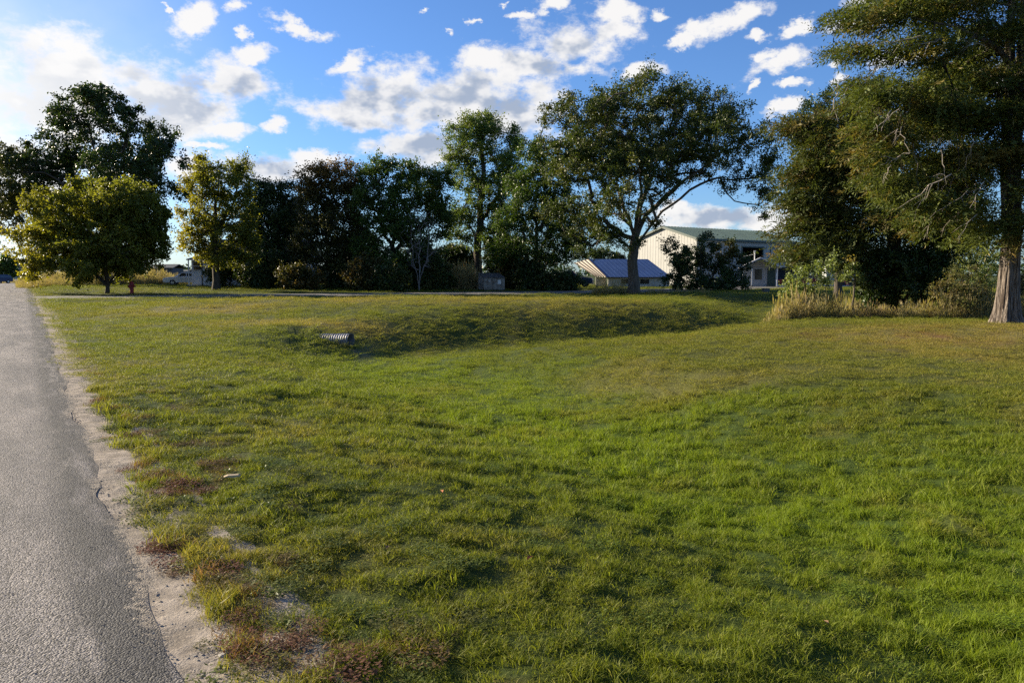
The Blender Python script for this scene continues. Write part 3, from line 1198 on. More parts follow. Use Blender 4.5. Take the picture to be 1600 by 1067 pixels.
def tree(name, label, cat, px, d, lobes, limbs, rng_seed, material, bark, ncl=220, per=130, leaf=0.15, crad=0.75, trunk_r=0.35, flat=0.75,
         depth=0.85, group=None, tip_r=0.02, dryf=None, extra_limbs=None, aspect=0.62, up=0.6, step=0.8, shell=0.45, min_r=0.0, zmin=0.25, sag=0.0, base_dz=0.0, stuff=True):
    rng = np.random.default_rng(rng_seed)
    b = onground(px, d)
    b.z += base_dz
    base = np.array(b)
    C = lobes_to_centres(lobes, d, rng, ncl, depth, shell=shell)
    C[:, 2] = np.maximum(C[:, 2], b.z + zmin)
    L = []
    for lb in limbs:
        path = []
        for p in lb:
            a = at(p[0], p[1], d)
            path.append((a.x, a.y + (p[2] if len(p) > 2 else 0), a.z))
        L.append(path)
    L[0][0] = tuple(base + np.array([0, 0, -0.15]))
    pos, par, r, w = grow(base + np.array([0, 0, -0.15]), L, C, rng, step=step, trunk_r=trunk_r, tip_r=tip_r, sag=sag)
    root = thing(name, label, cat, b, 0, group)
    V, F = wood_mesh(pos, par, r, base, min_r=min_r)
    mesh_np('trunk', V - base, F, bark, root, smooth=True)
    if per:
        n = len(C)
        cs = crad * (0.7 + 0.6 * rng.random(n))
        k = np.maximum(4, (per * (0.6 + 0.8 * rng.random(n))).astype(int))
        ci = np.repeat(np.arange(n), k)
        # several sprigs per cluster, leaves along each sprig
        m = len(ci)
        sprig = rng.integers(0, 9, m)
        sd = rng.normal(size=(n, 9, 3)) * np.array([1, 1, flat])
        sd = sd / (np.linalg.norm(sd, axis=2)[:, :, None] + 1e-9) * (0.45 + 0.75 * rng.random((n, 9, 1)))
        dirs = sd[ci, sprig]
        t = rng.random(m) ** 0.75
        Pn = C[ci] + dirs * (t * cs[ci])[:, None] + rng.normal(size=(m, 3)) * (0.15 * cs[ci])[:, None]
        Pn[:, 2] = np.maximum(Pn[:, 2], b.z + 0.08)
        ct = rng.random(n)
        tint = np.clip(0.55 * ct[ci] + 0.45 * rng.random(m), 0, 1)
        dry = dryf(Pn, C[ci], rng, ct[ci]) if dryf else np.zeros(m)
        Vl, Fl, tt, dd = leaves(Pn, rng, leaf, aspect, up, tint, dry)
        cr = mesh_np('crown', Vl - base, Fl, material, root, attrs={'tint': ('POINT', tt), 'dry': ('POINT', np.clip(dd, 0, 1))})
        if stuff:
            cr['kind'] = 'stuff'
    return root


BARK_GREY = bark_mat('bark_grey', (0.115, 0.095, 0.075))
BARK_DARK = bark_mat('bark_dark', (0.075, 0.062, 0.05))
BARK_CEDAR = bark_mat('bark_cedar', (0.24, 0.20, 0.165), 2.6, 0.05)
_nt = BARK_CEDAR.node_tree
_p = _nt.nodes['Principled BSDF']
_tc = N(_nt, 'ShaderNodeTexCoord')
_mp = N(_nt, 'ShaderNodeMapping')
_mp.inputs['Scale'].default_value = (1, 1, 0.07)
_nt.links.new(_tc.outputs['Object'], _mp.inputs[0])
_f = noise(_nt, _mp.outputs[0], 34.0, 6, 0.7)
_g = noise(_nt, _mp.outputs[0], 11.0, 5, 0.6)
_c = mixc(_nt, sstep(_nt, _f, 0.36, 0.62), (0.045, 0.035, 0.028), (0.26, 0.22, 0.185))
_c = mixc(_nt, sstep(_nt, _g, 0.52, 0.40), _c, (0.055, 0.042, 0.034))
_nt.links.new(_c, _p.inputs['Base Color'])
_b = N(_nt, 'ShaderNodeBump')
_b.inputs['Distance'].default_value = 0.045
_nt.links.new(math_(_nt, 'ADD', _f, math_(_nt, 'MULTIPLY', _g, 1.5)), _b.inputs['Height'])
_nt.links.new(_b.outputs[0], _p.inputs['Normal'])
TWIG_DEAD = bark_mat('twig_dead', (0.30, 0.26, 0.22), 6, 0.003)
L_ELM = leaf_mat('leaf_elm', (0.0272, 0.0493, 0.0085), (0.0638, 0.0892, 0.0153), (0.13, 0.12, 0.025), 0.28)
L_DARK = leaf_mat('leaf_dark', (0.0170, 0.0374, 0.0076), (0.0442, 0.0723, 0.0136), (0.12, 0.10, 0.02), 0.22)
L_GREEN = leaf_mat('leaf_green', (0.0272, 0.0612, 0.0076), (0.0723, 0.1148, 0.0153), (0.15, 0.14, 0.02), 0.30)
L_COTTON = leaf_mat('leaf_cottonwood', (0.055, 0.100, 0.016), (0.120, 0.175, 0.035), (0.19, 0.18, 0.03), 0.35)
L_YELLOW = leaf_mat('leaf_yellow', (0.062, 0.082, 0.010), (0.180, 0.185, 0.024), (0.30, 0.24, 0.022), 0.48)
L_OLIVE = leaf_mat('leaf_olive', (0.0298, 0.0382, 0.0085), (0.0680, 0.0663, 0.0153), (0.17, 0.095, 0.020), 0.30)
L_LIGHT = leaf_mat('leaf_light', (0.090, 0.130, 0.030), (0.20, 0.24, 0.075), (0.24, 0.20, 0.05), 0.38)
L_WEEDY = leaf_mat('leaf_weedy', (0.060, 0.075, 0.020), (0.140, 0.145, 0.045), (0.22, 0.15, 0.06), 0.35)


def lit_side(px, d, frac=1.0, below=0.0):
    """yellower towards the left of the crown: sunlight put into the leaf colour"""
    x0 = at(px, 430, d).x

    def f(P, C, rng, ct):
        return np.clip((x0 - P[:, 0]) * 0.25, 0, 1) * frac * (0.4 + 0.6 * rng.random(len(P)))
    return f


def dry_some(fr=0.2, amt=0.9):
    def f(P, C, rng, ct):
        return np.where((ct * 7.13) % 1 < fr, amt, 0.05) * (0.5 + 0.5 * rng.random(len(P)))
    return f


def dry_top(z0, z1_, amt=1.0):
    def f(P, C, rng, ct):
        return np.clip((P[:, 2] - z0) / (z1_ - z0), 0, 1) * amt * (0.5 + 0.5 * rng.random(len(P)))
    return f


tree('elm_tree', 'tall spreading shade tree standing alone on the lawn edge, arching limbs to the right', 'tree', 990, 66,
     [(872, 181, 34, 22), (905, 176, 40, 28), (950, 161, 45, 32), (1010, 156, 55, 32), (1070, 166, 55, 36), (1110, 181, 50, 40), (1140, 216, 42, 40), (1175, 246, 42, 40),
      (1198, 275, 24, 26), (1190, 305, 22, 18), (890, 216, 48, 42), (950, 216, 60, 50), (1020, 211, 60, 48), (1085, 221, 50, 40), (880, 265, 42, 40), (930, 270, 48, 42), (985, 265, 50, 45),
      (1040, 251, 45, 30), (1100, 262, 40, 18), (1150, 285, 35, 14), (870, 318, 28, 30), (915, 330, 38, 30), (960, 325, 35, 30), (925, 372, 34, 24), (905, 395, 22, 14), (975, 375, 22, 22), (1015, 330, 22, 28), (1195, 335, 12, 10), (1025, 290, 25, 18), (985, 166, 60, 30), (1050, 151, 50, 22), (1000, 186, 110, 50), (1100, 221, 70, 50), (925, 246, 70, 60), (1010, 246, 80, 40), (895, 340, 36, 40), (940, 350, 40, 34)],
     [[(990, 460), (989, 425), (990, 395), (992, 370)], [(992, 395), (1006, 368), (1035, 330), (1080, 296, .5), (1130, 275, 1.0), (1180, 275, 1.0)],
      [(992, 372), (1010, 335), (1050, 298, -1), (1100, 258, -1.5), (1140, 225, -1.5)], [(992, 372), (1005, 320, 1.5), (1035, 255, 2.5), (1060, 212, 2.5)],
      [(992, 370), (995, 320, -1), (1000, 250, -1.5), (1005, 205, -1.5)], [(990, 375), (965, 325, -1), (935, 285, -2), (895, 262, -2.5)],
      [(990, 380), (955, 350, 1.5), (920, 320, 2), (880, 300, 2.5)], [(992, 365), (975, 300, 2.5), (945, 225, 3.5), (925, 190, 3)], [(988, 398), (960, 372, -1), (930, 365, -1.5)]],
     21, L_ELM, BARK_GREY, ncl=1000, per=150, leaf=0.165, crad=0.88, trunk_r=0.42, tip_r=0.016, dryf=dry_some(0.12, 0.5), shell=0.3)

tree('shade_tree', 'largest dark tree with a huge rounded crown at the far left', 'tree', 168, 95,
     [(150, 175, 45, 28), (185, 170, 40, 28), (110, 200, 50, 32), (215, 200, 40, 35), (250, 220, 32, 32), (275, 240, 22, 25), (60, 240, 48, 38), (150, 225, 60, 40), (210, 245, 45, 35), (100, 255, 50, 40),
      (20, 275, 50, 42), (-40, 260, 60, 55), (55, 300, 50, 35), (110, 305, 45, 30), (10, 325, 45, 26), (160, 285, 40, 28), (255, 270, 30, 22), (270, 300, 20, 14), (-50, 330, 40, 30), (-90, 290, 40, 50), (230, 290, 25, 20), (292, 262, 10, 14), (200, 275, 45, 35), (235, 310, 35, 24), (130, 330, 70, 30)],
     [[(168, 455), (165, 400), (160, 350), (158, 320)], [(160, 345), (120, 300), (70, 270), (10, 270)], [(160, 330), (150, 260), (140, 200)], [(160, 330), (195, 270, 2), (225, 220, 2)], [(160, 340), (215, 300, -2), (265, 270, -2)], [(160, 335), (110, 250, 4), (70, 230, 4)]],
     22, L_DARK, BARK_DARK, ncl=700, per=125, leaf=0.30, crad=1.2, trunk_r=0.5, dryf=lit_side(60, 95, 0.5), shell=0.25)

tree('round_bush_tree', 'broad round yellow-green bushy tree with several stems at the street corner', 'tree', 166, 67,
     [(150, 312, 55, 30), (200, 310, 45, 28), (100, 330, 45, 32), (235, 335, 30, 36), (65, 355, 32, 26), (150, 350, 70, 45), (215, 370, 42, 40), (85, 385, 42, 30), (140, 400, 50, 25), (50, 400, 20, 22), (200, 405, 45, 22), (243, 385, 20, 30), (45, 432, 12, 14), (110, 415, 25, 12), (215, 418, 32, 12), (155, 418, 40, 12), (150, 437, 14, 12), (168, 425, 26, 14), (105, 412, 32, 12),  (70, 385, 34, 40), (150, 370, 80, 50), (210, 350, 50, 50), (120, 295, 30, 16), (180, 290, 35, 12)],
     [[(166, 455), (165, 430), (160, 400)], [(166, 448), (178, 425, .5), (192, 395, .8)], [(166, 448), (150, 425, -.5), (132, 395, -1)], [(166, 446), (172, 420, -.7), (180, 380, -1)], [(166, 446), (158, 415, 1), (150, 370, 1.4)], [(166, 446), (186, 425, 1), (212, 395, 1.5)]],
     23, L_YELLOW, BARK_DARK, ncl=760, per=135, leaf=0.215, crad=0.78, trunk_r=0.15, dryf=lit_side(120, 67, 0.45), shell=0.35)

tree('maple_tree', 'yellow-green maple beside the porch of the white house', 'tree', 337, 74,
     [(325, 265, 24, 20), (372, 258, 18, 18), (350, 285, 36, 24), (310, 290, 24, 22), (378, 290, 16, 26), (330, 325, 40, 32), (375, 335, 26, 40), (300, 345, 24, 28), (345, 370, 36, 28), (295, 380, 22, 16), (385, 380, 25, 34), (350, 405, 32, 20), (312, 402, 12, 8)],
     [[(337, 458), (337, 420), (336, 380), (337, 340)], [(337, 380), (315, 340, -.5), (310, 300, -.6)], [(337, 370), (360, 320, .5), (372, 270, .6)], [(337, 345), (335, 300), (330, 265)]],
     24, L_YELLOW, BARK_DARK, ncl=330, per=125, leaf=0.19, crad=0.9, trunk_r=0.30, dryf=lit_side(345, 74, 0.7), shell=0.45)

tree('broadleaf_tree', 'dark green tree between the yellow-green maple and the rust-tinged tree', 'tree', 432, 84,
     [(408, 300, 22, 20), (440, 300, 24, 22), (425, 330, 36, 28), (395, 350, 26, 34), (450, 355, 30, 36), (420, 385, 40, 30), (455, 405, 28, 22), (400, 412, 24, 18), (470, 325, 16, 26)],
     [[(432, 455), (432, 410), (430, 360)], [(432, 390), (410, 340)], [(432, 380), (450, 330)]],
     25, L_DARK, BARK_DARK, ncl=330, per=130, leaf=0.21, crad=1.1, trunk_r=0.26, shell=0.25)

tree('broadleaf_tree', 'olive tree with a rust-brown turning top left of the dense green trees', 'tree', 512, 80,
     [(505, 268, 28, 16), (540, 275, 24, 20), (480, 285, 20, 22), (515, 300, 36, 28), (555, 315, 22, 34), (490, 330, 30, 30), (530, 350, 38, 34), (480, 375, 28, 28), (545, 390, 34, 28), (505, 405, 34, 24), (466, 400, 16, 20)],
     [[(512, 457), (512, 410), (514, 360)], [(513, 390), (490, 330)], [(514, 375), (545, 310)], [(514, 365), (508, 290)]],
     26, L_OLIVE, BARK_DARK, ncl=400, per=130, leaf=0.2, crad=1.0, trunk_r=0.26, shell=0.25, dryf=dry_top(9, 12.5, 1.0))

tree('broadleaf_tree', 'broad dense green tree behind the leafless grey shrub', 'tree', 615, 78,
     [(575, 275, 20, 20), (600, 262, 24, 18), (635, 265, 24, 18), (660, 280, 24, 22), (690, 285, 18, 24), (585, 310, 30, 28), (630, 310, 36, 32), (675, 320, 28, 32), (600, 350, 34, 32), (580, 395, 28, 28), (640, 360, 34, 34), (690, 350, 18, 32), (615, 410, 34, 22), (665, 400, 26, 26)],
     [[(615, 457), (614, 410), (616, 360)], [(615, 395), (590, 330)], [(615, 380), (650, 310)], [(616, 370), (610, 290)], [(616, 390), (670, 340)]],
     27, L_GREEN, BARK_DARK, ncl=440, per=130, leaf=0.2, crad=1.0, trunk_r=0.3, shell=0.25)

tree('cottonwood_tree', 'tall pale green cottonwood with a straight trunk behind the dumpster', 'tree', 748, 86,
     [(752, 185, 30, 16), (735, 195, 28, 18), (715, 215, 24, 20), (765, 215, 32, 26), (805, 215, 18, 22), (745, 240, 38, 22), (790, 250, 32, 28), (712, 250, 18, 24), (730, 285, 32, 24), (775, 290, 40, 30), (735, 325, 34, 24), (790, 335, 34, 30), (720, 360, 26, 22), (765, 370, 34, 22), (705, 335, 10, 14)],
     [[(748, 456), (747, 420), (746, 385), (750, 330), (755, 280), (752, 220)], [(748, 370), (722, 330)], [(750, 350), (785, 300), (800, 240)], [(752, 300), (720, 240)]],
     28, L_COTTON, BARK_DARK, ncl=440, per=130, leaf=0.19, crad=1.05, trunk_r=0.42, shell=0.25, dryf=dry_some(0.15, 0.4))

tree('broadleaf_tree', 'many-stemmed green tree between the cottonwood and the lone spreading tree', 'tree', 836, 79,
     [(830, 238, 26, 18), (850, 265, 34, 26), (812, 285, 28, 28), (870, 305, 28, 28), (835, 315, 36, 28), (800, 345, 28, 28), (850, 350, 34, 26), (885, 355, 22, 28), (815, 385, 30, 22), (872, 392, 30, 22), (895, 385, 18, 24), (780, 395, 20, 22), (845, 400, 20, 14)],
     [[(836, 457), (834, 430), (830, 400)], [(836, 445), (845, 400, .5), (858, 340, .8)], [(836, 445), (822, 400, -.5), (812, 340, -.8)], [(836, 440), (838, 370), (838, 300)], [(836, 445), (862, 400, 1), (885, 365, 1.4)]],
     29, L_GREEN, BARK_DARK, ncl=420, per=125, leaf=0.19, crad=0.98, trunk_r=0.3, shell=0.25)

tree('dead_shrub', 'leafless grey shrub of upright twigs in front of the green tree', 'shrub', 655, 75,
     [(650, 335, 14, 20), (668, 345, 14, 18), (640, 370, 18, 28), (672, 380, 20, 28), (655, 400, 26, 26), (655, 360, 18, 30)],
     [[(655, 457), (655, 435)], [(655, 450), (645, 400), (642, 360)], [(655, 450), (668, 400), (670, 355)], [(655, 450), (657, 390), (652, 335)]],
     30, None, bark_mat('bark_dead', (0.20, 0.18, 0.17)), ncl=420, per=0, trunk_r=0.07, tip_r=0.011, step=0.5)

# understorey along the trees
UB = [(350, 415, 26, 30, 80, L_DARK, 'dark bush filling the gap right of the porch under the yellow-green maple'),
      (425, 420, 36, 34, 80, L_DARK, 'tall dark bush hiding the middle of the white house'),
      (535, 425, 34, 28, 79, L_DARK, 'dark bush at the right end of the white house'),
      (560, 385, 30, 50, 90, L_DARK, 'tall dark bush behind the gap between the rust-topped and dense green trees'),
      (655, 405, 40, 36, 92, L_DARK, 'tall dark bush directly behind the leafless grey shrub'),
      (705, 405, 24, 34, 94, L_DARK, 'tall dark bush left of the straight cottonwood trunk'),
      (788, 395, 34, 36, 84, L_DARK, 'tall dark bush between the cottonwood trunk and the many-stemmed tree'),
      (460, 370, 36, 60, 92, L_DARK, 'tall dark bush behind the gap left of the rust-topped tree'),
      (395, 432, 22, 20, 78, L_DARK, 'low dark bush under the maple near the house wall'),
      (470, 432, 34, 20, 76, L_OLIVE, 'olive bush under the rust-topped tree'),
      (570, 425, 30, 28, 75, L_OLIVE, 'brownish bush left of the leafless grey shrub'),
      (612, 432, 28, 22, 74, L_DARK, 'dark low bush at the foot of the dense green tree'),
      (672, 425, 38, 32, 77, L_DARK, 'black-green bush behind the tall tan weeds left of the dumpster'),
      (722, 402, 24, 20, 90, L_DARK, 'dark bush behind the weeds at the cottonwood trunk'),
      (798, 420, 18, 32, 80, L_OLIVE, 'yellowish bush just right of the dumpster'),
      (828, 428, 20, 26, 78, L_DARK, 'dark bush at the foot of the many-stemmed tree'),
      (870, 440, 46, 14, 77, L_DARK, 'low dark hedge in front of the parked pickup'),
      (935, 398, 34, 12, 135, L_DARK, 'distant dark tree above the lit metal roof'),
      (965, 403, 12, 8, 150, L_OLIVE, 'distant reddish treetop beside the blue roof')]
for k, (px, py, rx, ry, d, m_, lab) in enumerate(UB):
    tree('bush', lab, 'bush', px, d, [(px - rx * .45, py + ry * .1, rx * .6, ry * .8), (px + rx * .4, py + ry * .15, rx * .6, ry * .8), (px, py - ry * .3, rx * .5, ry * .6), (px - rx * .1, py + ry * .6, rx * .7, ry * .5)],
         [[(px, py + ry), (px, py + ry * .5)], [(px, py + ry * .9), (px - rx * .4, py)], [(px, py + ry * .9), (px + rx * .4, py)]], 50 + k, m_, BARK_DARK,
         ncl=int(50 + rx * ry * 0.085), per=110, leaf=0.2, crad=0.75, trunk_r=0.1, step=0.5, zmin=0.1, dryf=dry_some(0.25, 0.6))

tree('shrub_thicket', 'dark thicket with a yellow turning top in front of the big metal building', 'shrub', 1100, 78,
     [(1060, 405, 20, 22), (1045, 385, 12, 10), (1085, 405, 24, 24), (1110, 400, 24, 22), (1132, 388, 16, 16), (1145, 415, 24, 24), (1075, 435, 30, 18), (1120, 435, 34, 20), (1150, 442, 20, 14), (1100, 445, 50, 10), (1050, 440, 16, 14), (1100, 375, 14, 12)],
     [[(1100, 460), (1100, 440)], [(1100, 455), (1065, 410), (1040, 385)], [(1100, 455), (1130, 400)], [(1100, 455), (1095, 390), (1098, 360)], [(1100, 455), (1085, 400)]],
     70, L_DARK, BARK_DARK, ncl=230, per=110, leaf=0.19, crad=0.65, trunk_r=0.16, step=0.5, dryf=lambda P, C, rng, ct: np.clip(1.2 - np.hypot(P[:, 0] - at(1132, 388, 78).x, P[:, 2] - at(1132, 388, 78).z) / 1.2, 0, 1))

tree('far_tree', 'small hazy tree beside the far end of the road', 'tree', 10, 200,
     [(10, 412, 16, 14), (0, 420, 14, 12), (18, 424, 12, 10)], [[(10, 436), (10, 420)], [(10, 430), (12, 408)]], 71, L_GREEN, BARK_DARK, ncl=70, per=110, leaf=0.42, crad=1.3, trunk_r=0.3)

# ------------------------------------------------------------------ cedars
def spray_leaves(C, dirs, rng, size, tint, nq=7):
    """flat feathery sprays: a drooping axis with short side sprigs"""
    n = len(C)
    a = dirs + rng.normal(size=(n, 3)) * 0.45 + np.array([0, 0, -0.12])
    a /= np.linalg.norm(a, axis=1)[:, None]
    b = rng.normal(size=(n, 3)) * 0.6 + np.array([0, 0, 1.0])
    b -= a * (a * b).sum(1)[:, None]
    b /= np.linalg.norm(b, axis=1)[:, None]
    c = np.cross(a, b)
    s = size * (0.6 + 0.8 * rng.random(n))
    V = np.empty((n, nq, 4, 3))
    for k in range(nq):
        t = (k // 2 + 0.4) / ((nq + 1) / 2)
        side = 1 if k % 2 else -1
        if k == nq - 1:
            ang = rng.normal(size=n) * 0.2
        else:
            ang = side * (0.75 + 0.35 * rng.random(n))
        l = s * (0.42 * (1.05 - 0.5 * t)) * (0.7 + 0.6 * rng.random(n))
        w = l * 0.21
        st = C + a * (t * s)[:, None] + np.array([0, 0, -1]) * (t * t * s * 0.22)[:, None]
        dk = a * np.cos(ang)[:, None] + c * np.sin(ang)[:, None] + b * (rng.normal(size=n) * 0.3)[:, None] + np.array([0, 0, -0.1])
        nk = c * np.cos(ang)[:, None] - a * np.sin(ang)[:, None] + b * (rng.normal(size=n) * 0.6)[:, None]
        V[:, k, 0] = st
        V[:, k, 1] = st + dk * (l * 0.5)[:, None] + nk * w[:, None] * 0.6
        V[:, k, 2] = st + dk * l[:, None]
        V[:, k, 3] = st + dk * (l * 0.5)[:, None] - nk * w[:, None] * 0.6
    F = np.arange(n * nq * 4).reshape(-1, 4)
    return V.reshape(-1, 3), F, np.repeat(tint, nq * 4)


L_CEDAR = leaf_mat('leaf_cedar', (0.036, 0.058, 0.013), (0.118, 0.140, 0.030), (0.20, 0.14, 0.04), 0.3, 0.6, 0.25)
L_CEDAR_B = leaf_mat('leaf_cedar_dull', (0.030, 0.048, 0.013), (0.095, 0.112, 0.028), (0.18, 0.12, 0.04), 0.28, 0.6, 0.25)


def cedar(label, px, d, lobes, limbs, seed, material, ncl, per, size, crad, trunk_r, depth, trunk=True, dead=0, hang=0):
    rng = np.random.default_rng(seed)
    b = onground(px, d)
    base = np.array(b)
    C = lobes_to_centres(lobes, d, rng, ncl, depth, shell=0.3)
    C[:, 2] = np.maximum(C[:, 2], b.z + 0.4)
    L = []
    for lb in limbs:
        L.append([((at(p[0], p[1], d).x), at(p[0], p[1], d).y + (p[2] if len(p) > 2 else 0), at(p[0], p[1], d).z) for p in lb])
    L[0][0] = tuple(base + np.array([0, 0, -0.15]))
    pos, par, r, w = grow(base + np.array([0, 0, -0.15]), L, C, rng, step=0.5, jitter=0.06, trunk_r=trunk_r, tip_r=0.009, expo=0.5, up_pen=0.15, sag=0.10)
    root = thing('cedar_tree', label, 'tree', b, 0, 'cedars at the right')
    # bark on the main stem is built separately; limbs here
    V, F = wood_mesh(pos, par, r, base, flare=1.3)
    mesh_np('branches' if trunk else 'trunk', V - base, F, BARK_CEDAR if trunk else BARK_DARK, root, smooth=True)
    n = len(C)
    k = np.maximum(5, (per * (0.6 + 0.8 * rng.random(n))).astype(int))
    ci = np.repeat(np.arange(n), k)
    m = len(ci)
    axis = np.array([base[0], base[1]])
    out = C[:, :2] - axis
    out /= np.linalg.norm(out, axis=1)[:, None] + 1e-9
    od = np.column_stack([out, np.zeros(n)])
    cs = crad * (0.7 + 0.6 * rng.random(n))
    off = rng.normal(size=(m, 3)) * np.array([1, 1, 0.36]) * 0.42
    P = C[ci] + off * cs[ci][:, None] + od[ci] * (rng.random(m) * 0.5 * cs[ci])[:, None]
    P[:, 2] -= 0.25 * np.abs(off[:, 0] + off[:, 1]) * cs[ci]
    ct = rng.random(n)
    tint = np.clip(0.5 * ct[ci] + 0.5 * rng.random(m), 0, 1)
    dry = np.where((ct * 9.7)[ci] % 1 < 0.10, 0.5, 0.0) + 0.6 * (rng.random(m) < 0.05)
    V, F, tt = spray_leaves(P, od[ci] + off * 0.8, rng, size, tint)
    cr = mesh_np('crown', V - base, F, material, root, attrs={'tint': ('POINT', tt), 'dry': ('POINT', np.clip(np.repeat(dry, 28), 0, 1))})
    cr['kind'] = 'stuff'
    return root, base, rng


cedA, bA, rngA = cedar('big cedar with a thick pale fluted trunk at the right edge of the lawn', 1577, 22,
      [(1325, 25, 34, 12), (1370, 35, 45, 18), (1430, 22, 50, 24), (1500, 30, 55, 30), (1570, 40, 50, 35), (1640, 50, 60, 50), (1330, 70, 32, 10), (1375, 90, 45, 16), (1440, 95, 50, 22), (1510, 110, 45, 25), (1335, 125, 22, 9),
       (1380, 150, 45, 20), (1440, 165, 55, 24), (1510, 180, 50, 28), (1640, 140, 50, 50), (1390, 210, 50, 24), (1450, 230, 55, 26), (1515, 250, 45, 28), (1560, 225, 35, 20), (1420, 270, 50, 24), (1480, 290, 50, 24), (1540, 300, 40, 22),
       (1450, 325, 45, 18), (1505, 340, 40, 18), (1570, 300, 35, 24, -1.0), (1640, 260, 60, 50), (1400, 300, 36, 20), (1580, 335, 25, 20, -1.2), (1480, -30, 90, 40), (1600, -40, 90, 50), (1550, 150, 40, 30, 2), (1575, 195, 34, 26, -1.3), (1590, 120, 34, 26, -1.3), (1580, 250, 34, 24, -1.3), (1565, 60, 40, 26, -1.3), (1520, 90, 45, 30, 1.2), (1545, 170, 40, 34, 1.5), (1540, 240, 40, 30, 1.5), (1550, 310, 36, 26, 1.2), (1500, 160, 40, 30, .5), (1530, 130, 40, 26), (1535, 200, 40, 26), (1540, 260, 36, 24, .8), (1545, 345, 26, 22, -.6), (1535, 365, 34, 20, -.4), (1558, 125, 30, 26, -.3), (1558, 235, 30, 26, -.3), (1556, 340, 26, 26, .6), (1595, 355, 24, 18, -1.1), (1560, 90, 40, 24, .8), (1590, 220, 30, 30, -1.1), (1590, 310, 26, 20, -1.3), (1560, 370, 20, 14, -1.0), (1350, 200, 30, 14), (1360, 250, 32, 14)],
      [[(1577, 512), (1577, 430), (1575, 340), (1572, 260), (1575, 180), (1577, 100), (1580, 20), (1580, -100)],
       [(1572, 250), (1520, 225, -.5), (1460, 205, -.8), (1400, 200, -.9)], [(1574, 180), (1520, 150, .5), (1450, 130, .7), (1380, 125, .8)], [(1576, 110), (1530, 80, -.6), (1460, 60, -1), (1370, 40, -1.1)],
       [(1574, 300), (1530, 290, -.8), (1480, 285, -1.2), (1430, 290, -1.2)], [(1578, 70), (1540, 30, .4), (1470, 0, .8)], [(1575, 200), (1620, 170), (1670, 150)], [(1575, 290), (1620, 270), (1670, 260)], [(1573, 230), (1555, 215, -1.2), (1540, 215, -2.2)], [(1573, 230), (1555, 215, 1.2), (1530, 205, 2.6)]],
      81, L_CEDAR, 620, 58, 0.30, 0.60, 0.16, 0.75)
cedar('second cedar behind the big one, foliage sweeping low beside the metal building', 1395, 31,
      [(1250, 190, 26, 12), (1285, 200, 34, 20), (1330, 195, 40, 22), (1300, 235, 45, 26), (1360, 240, 45, 30), (1265, 265, 34, 22), (1325, 280, 50, 30), (1390, 290, 45, 30), (1260, 310, 28, 20), (1300, 330, 45, 26), (1360, 340, 50, 30),
       (1255, 355, 24, 16), (1295, 378, 45, 22), (1265, 400, 36, 14), (1350, 390, 45, 26), (1420, 350, 40, 34), (1440, 400, 36, 28), (1400, 400, 40, 24), (1350, 150, 34, 20), (1400, 180, 45, 30), (1450, 280, 40, 36), (1480, 370, 36, 30)],
      [[(1395, 492), (1394, 400), (1392, 300), (1390, 200), (1390, 120)], [(1393, 330), (1340, 300, -.8), (1280, 290, -1)], [(1392, 380), (1340, 370, .8), (1270, 365, 1)], [(1391, 260), (1340, 220), (1270, 200)], [(1393, 390), (1450, 370), (1480, 360)], [(1392, 300), (1430, 270, 1)]],
      82, L_CEDAR_B, 470, 50, 0.39, 0.80, 0.26, 0.6, trunk=False)

# fluted main trunk of the big cedar
kk, nz = 110, 90
TV = []
for i in range(nz):
    z = -0.12 + 9.0 * (i / (nz - 1)) ** 1.25
    rad = (0.265 + 0.12 * math.exp(-max(z, 0) / 0.45)) * (1 - 0.06 * z)
    for j in range(kk):
        a = 2 * math.pi * j / kk
        fl = 0.11 * math.sin(5 * a + 0.5 + 0.25 * z) + 0.06 * math.sin(9 * a + 1.7 - 0.3 * z) + 0.035 * math.sin(17 * a + z * 0.9)
        fl += 0.10 * (float(vnoise(a * 9.0, z * 0.8)) - 0.5) + 0.11 * (float(vnoise(a * 17.0 + 40, z * 1.3)) - 0.5)
        fl *= (0.75 + 0.6 * math.exp(-max(z, 0) / 0.8))
        rr__ = rad * (1 + fl)
        TV.append((rr__ * math.cos(a) + 0.01 * z * math.sin(z), rr__ * math.sin(a), z))
TF_ = [(i * kk + j, i * kk + (j + 1) % kk, (i + 1) * kk + (j + 1) % kk, (i + 1) * kk + j) for i in range(nz - 1) for j in range(kk)]
mesh_np('trunk', TV, TF_, BARK_CEDAR, cedA, smooth=True)
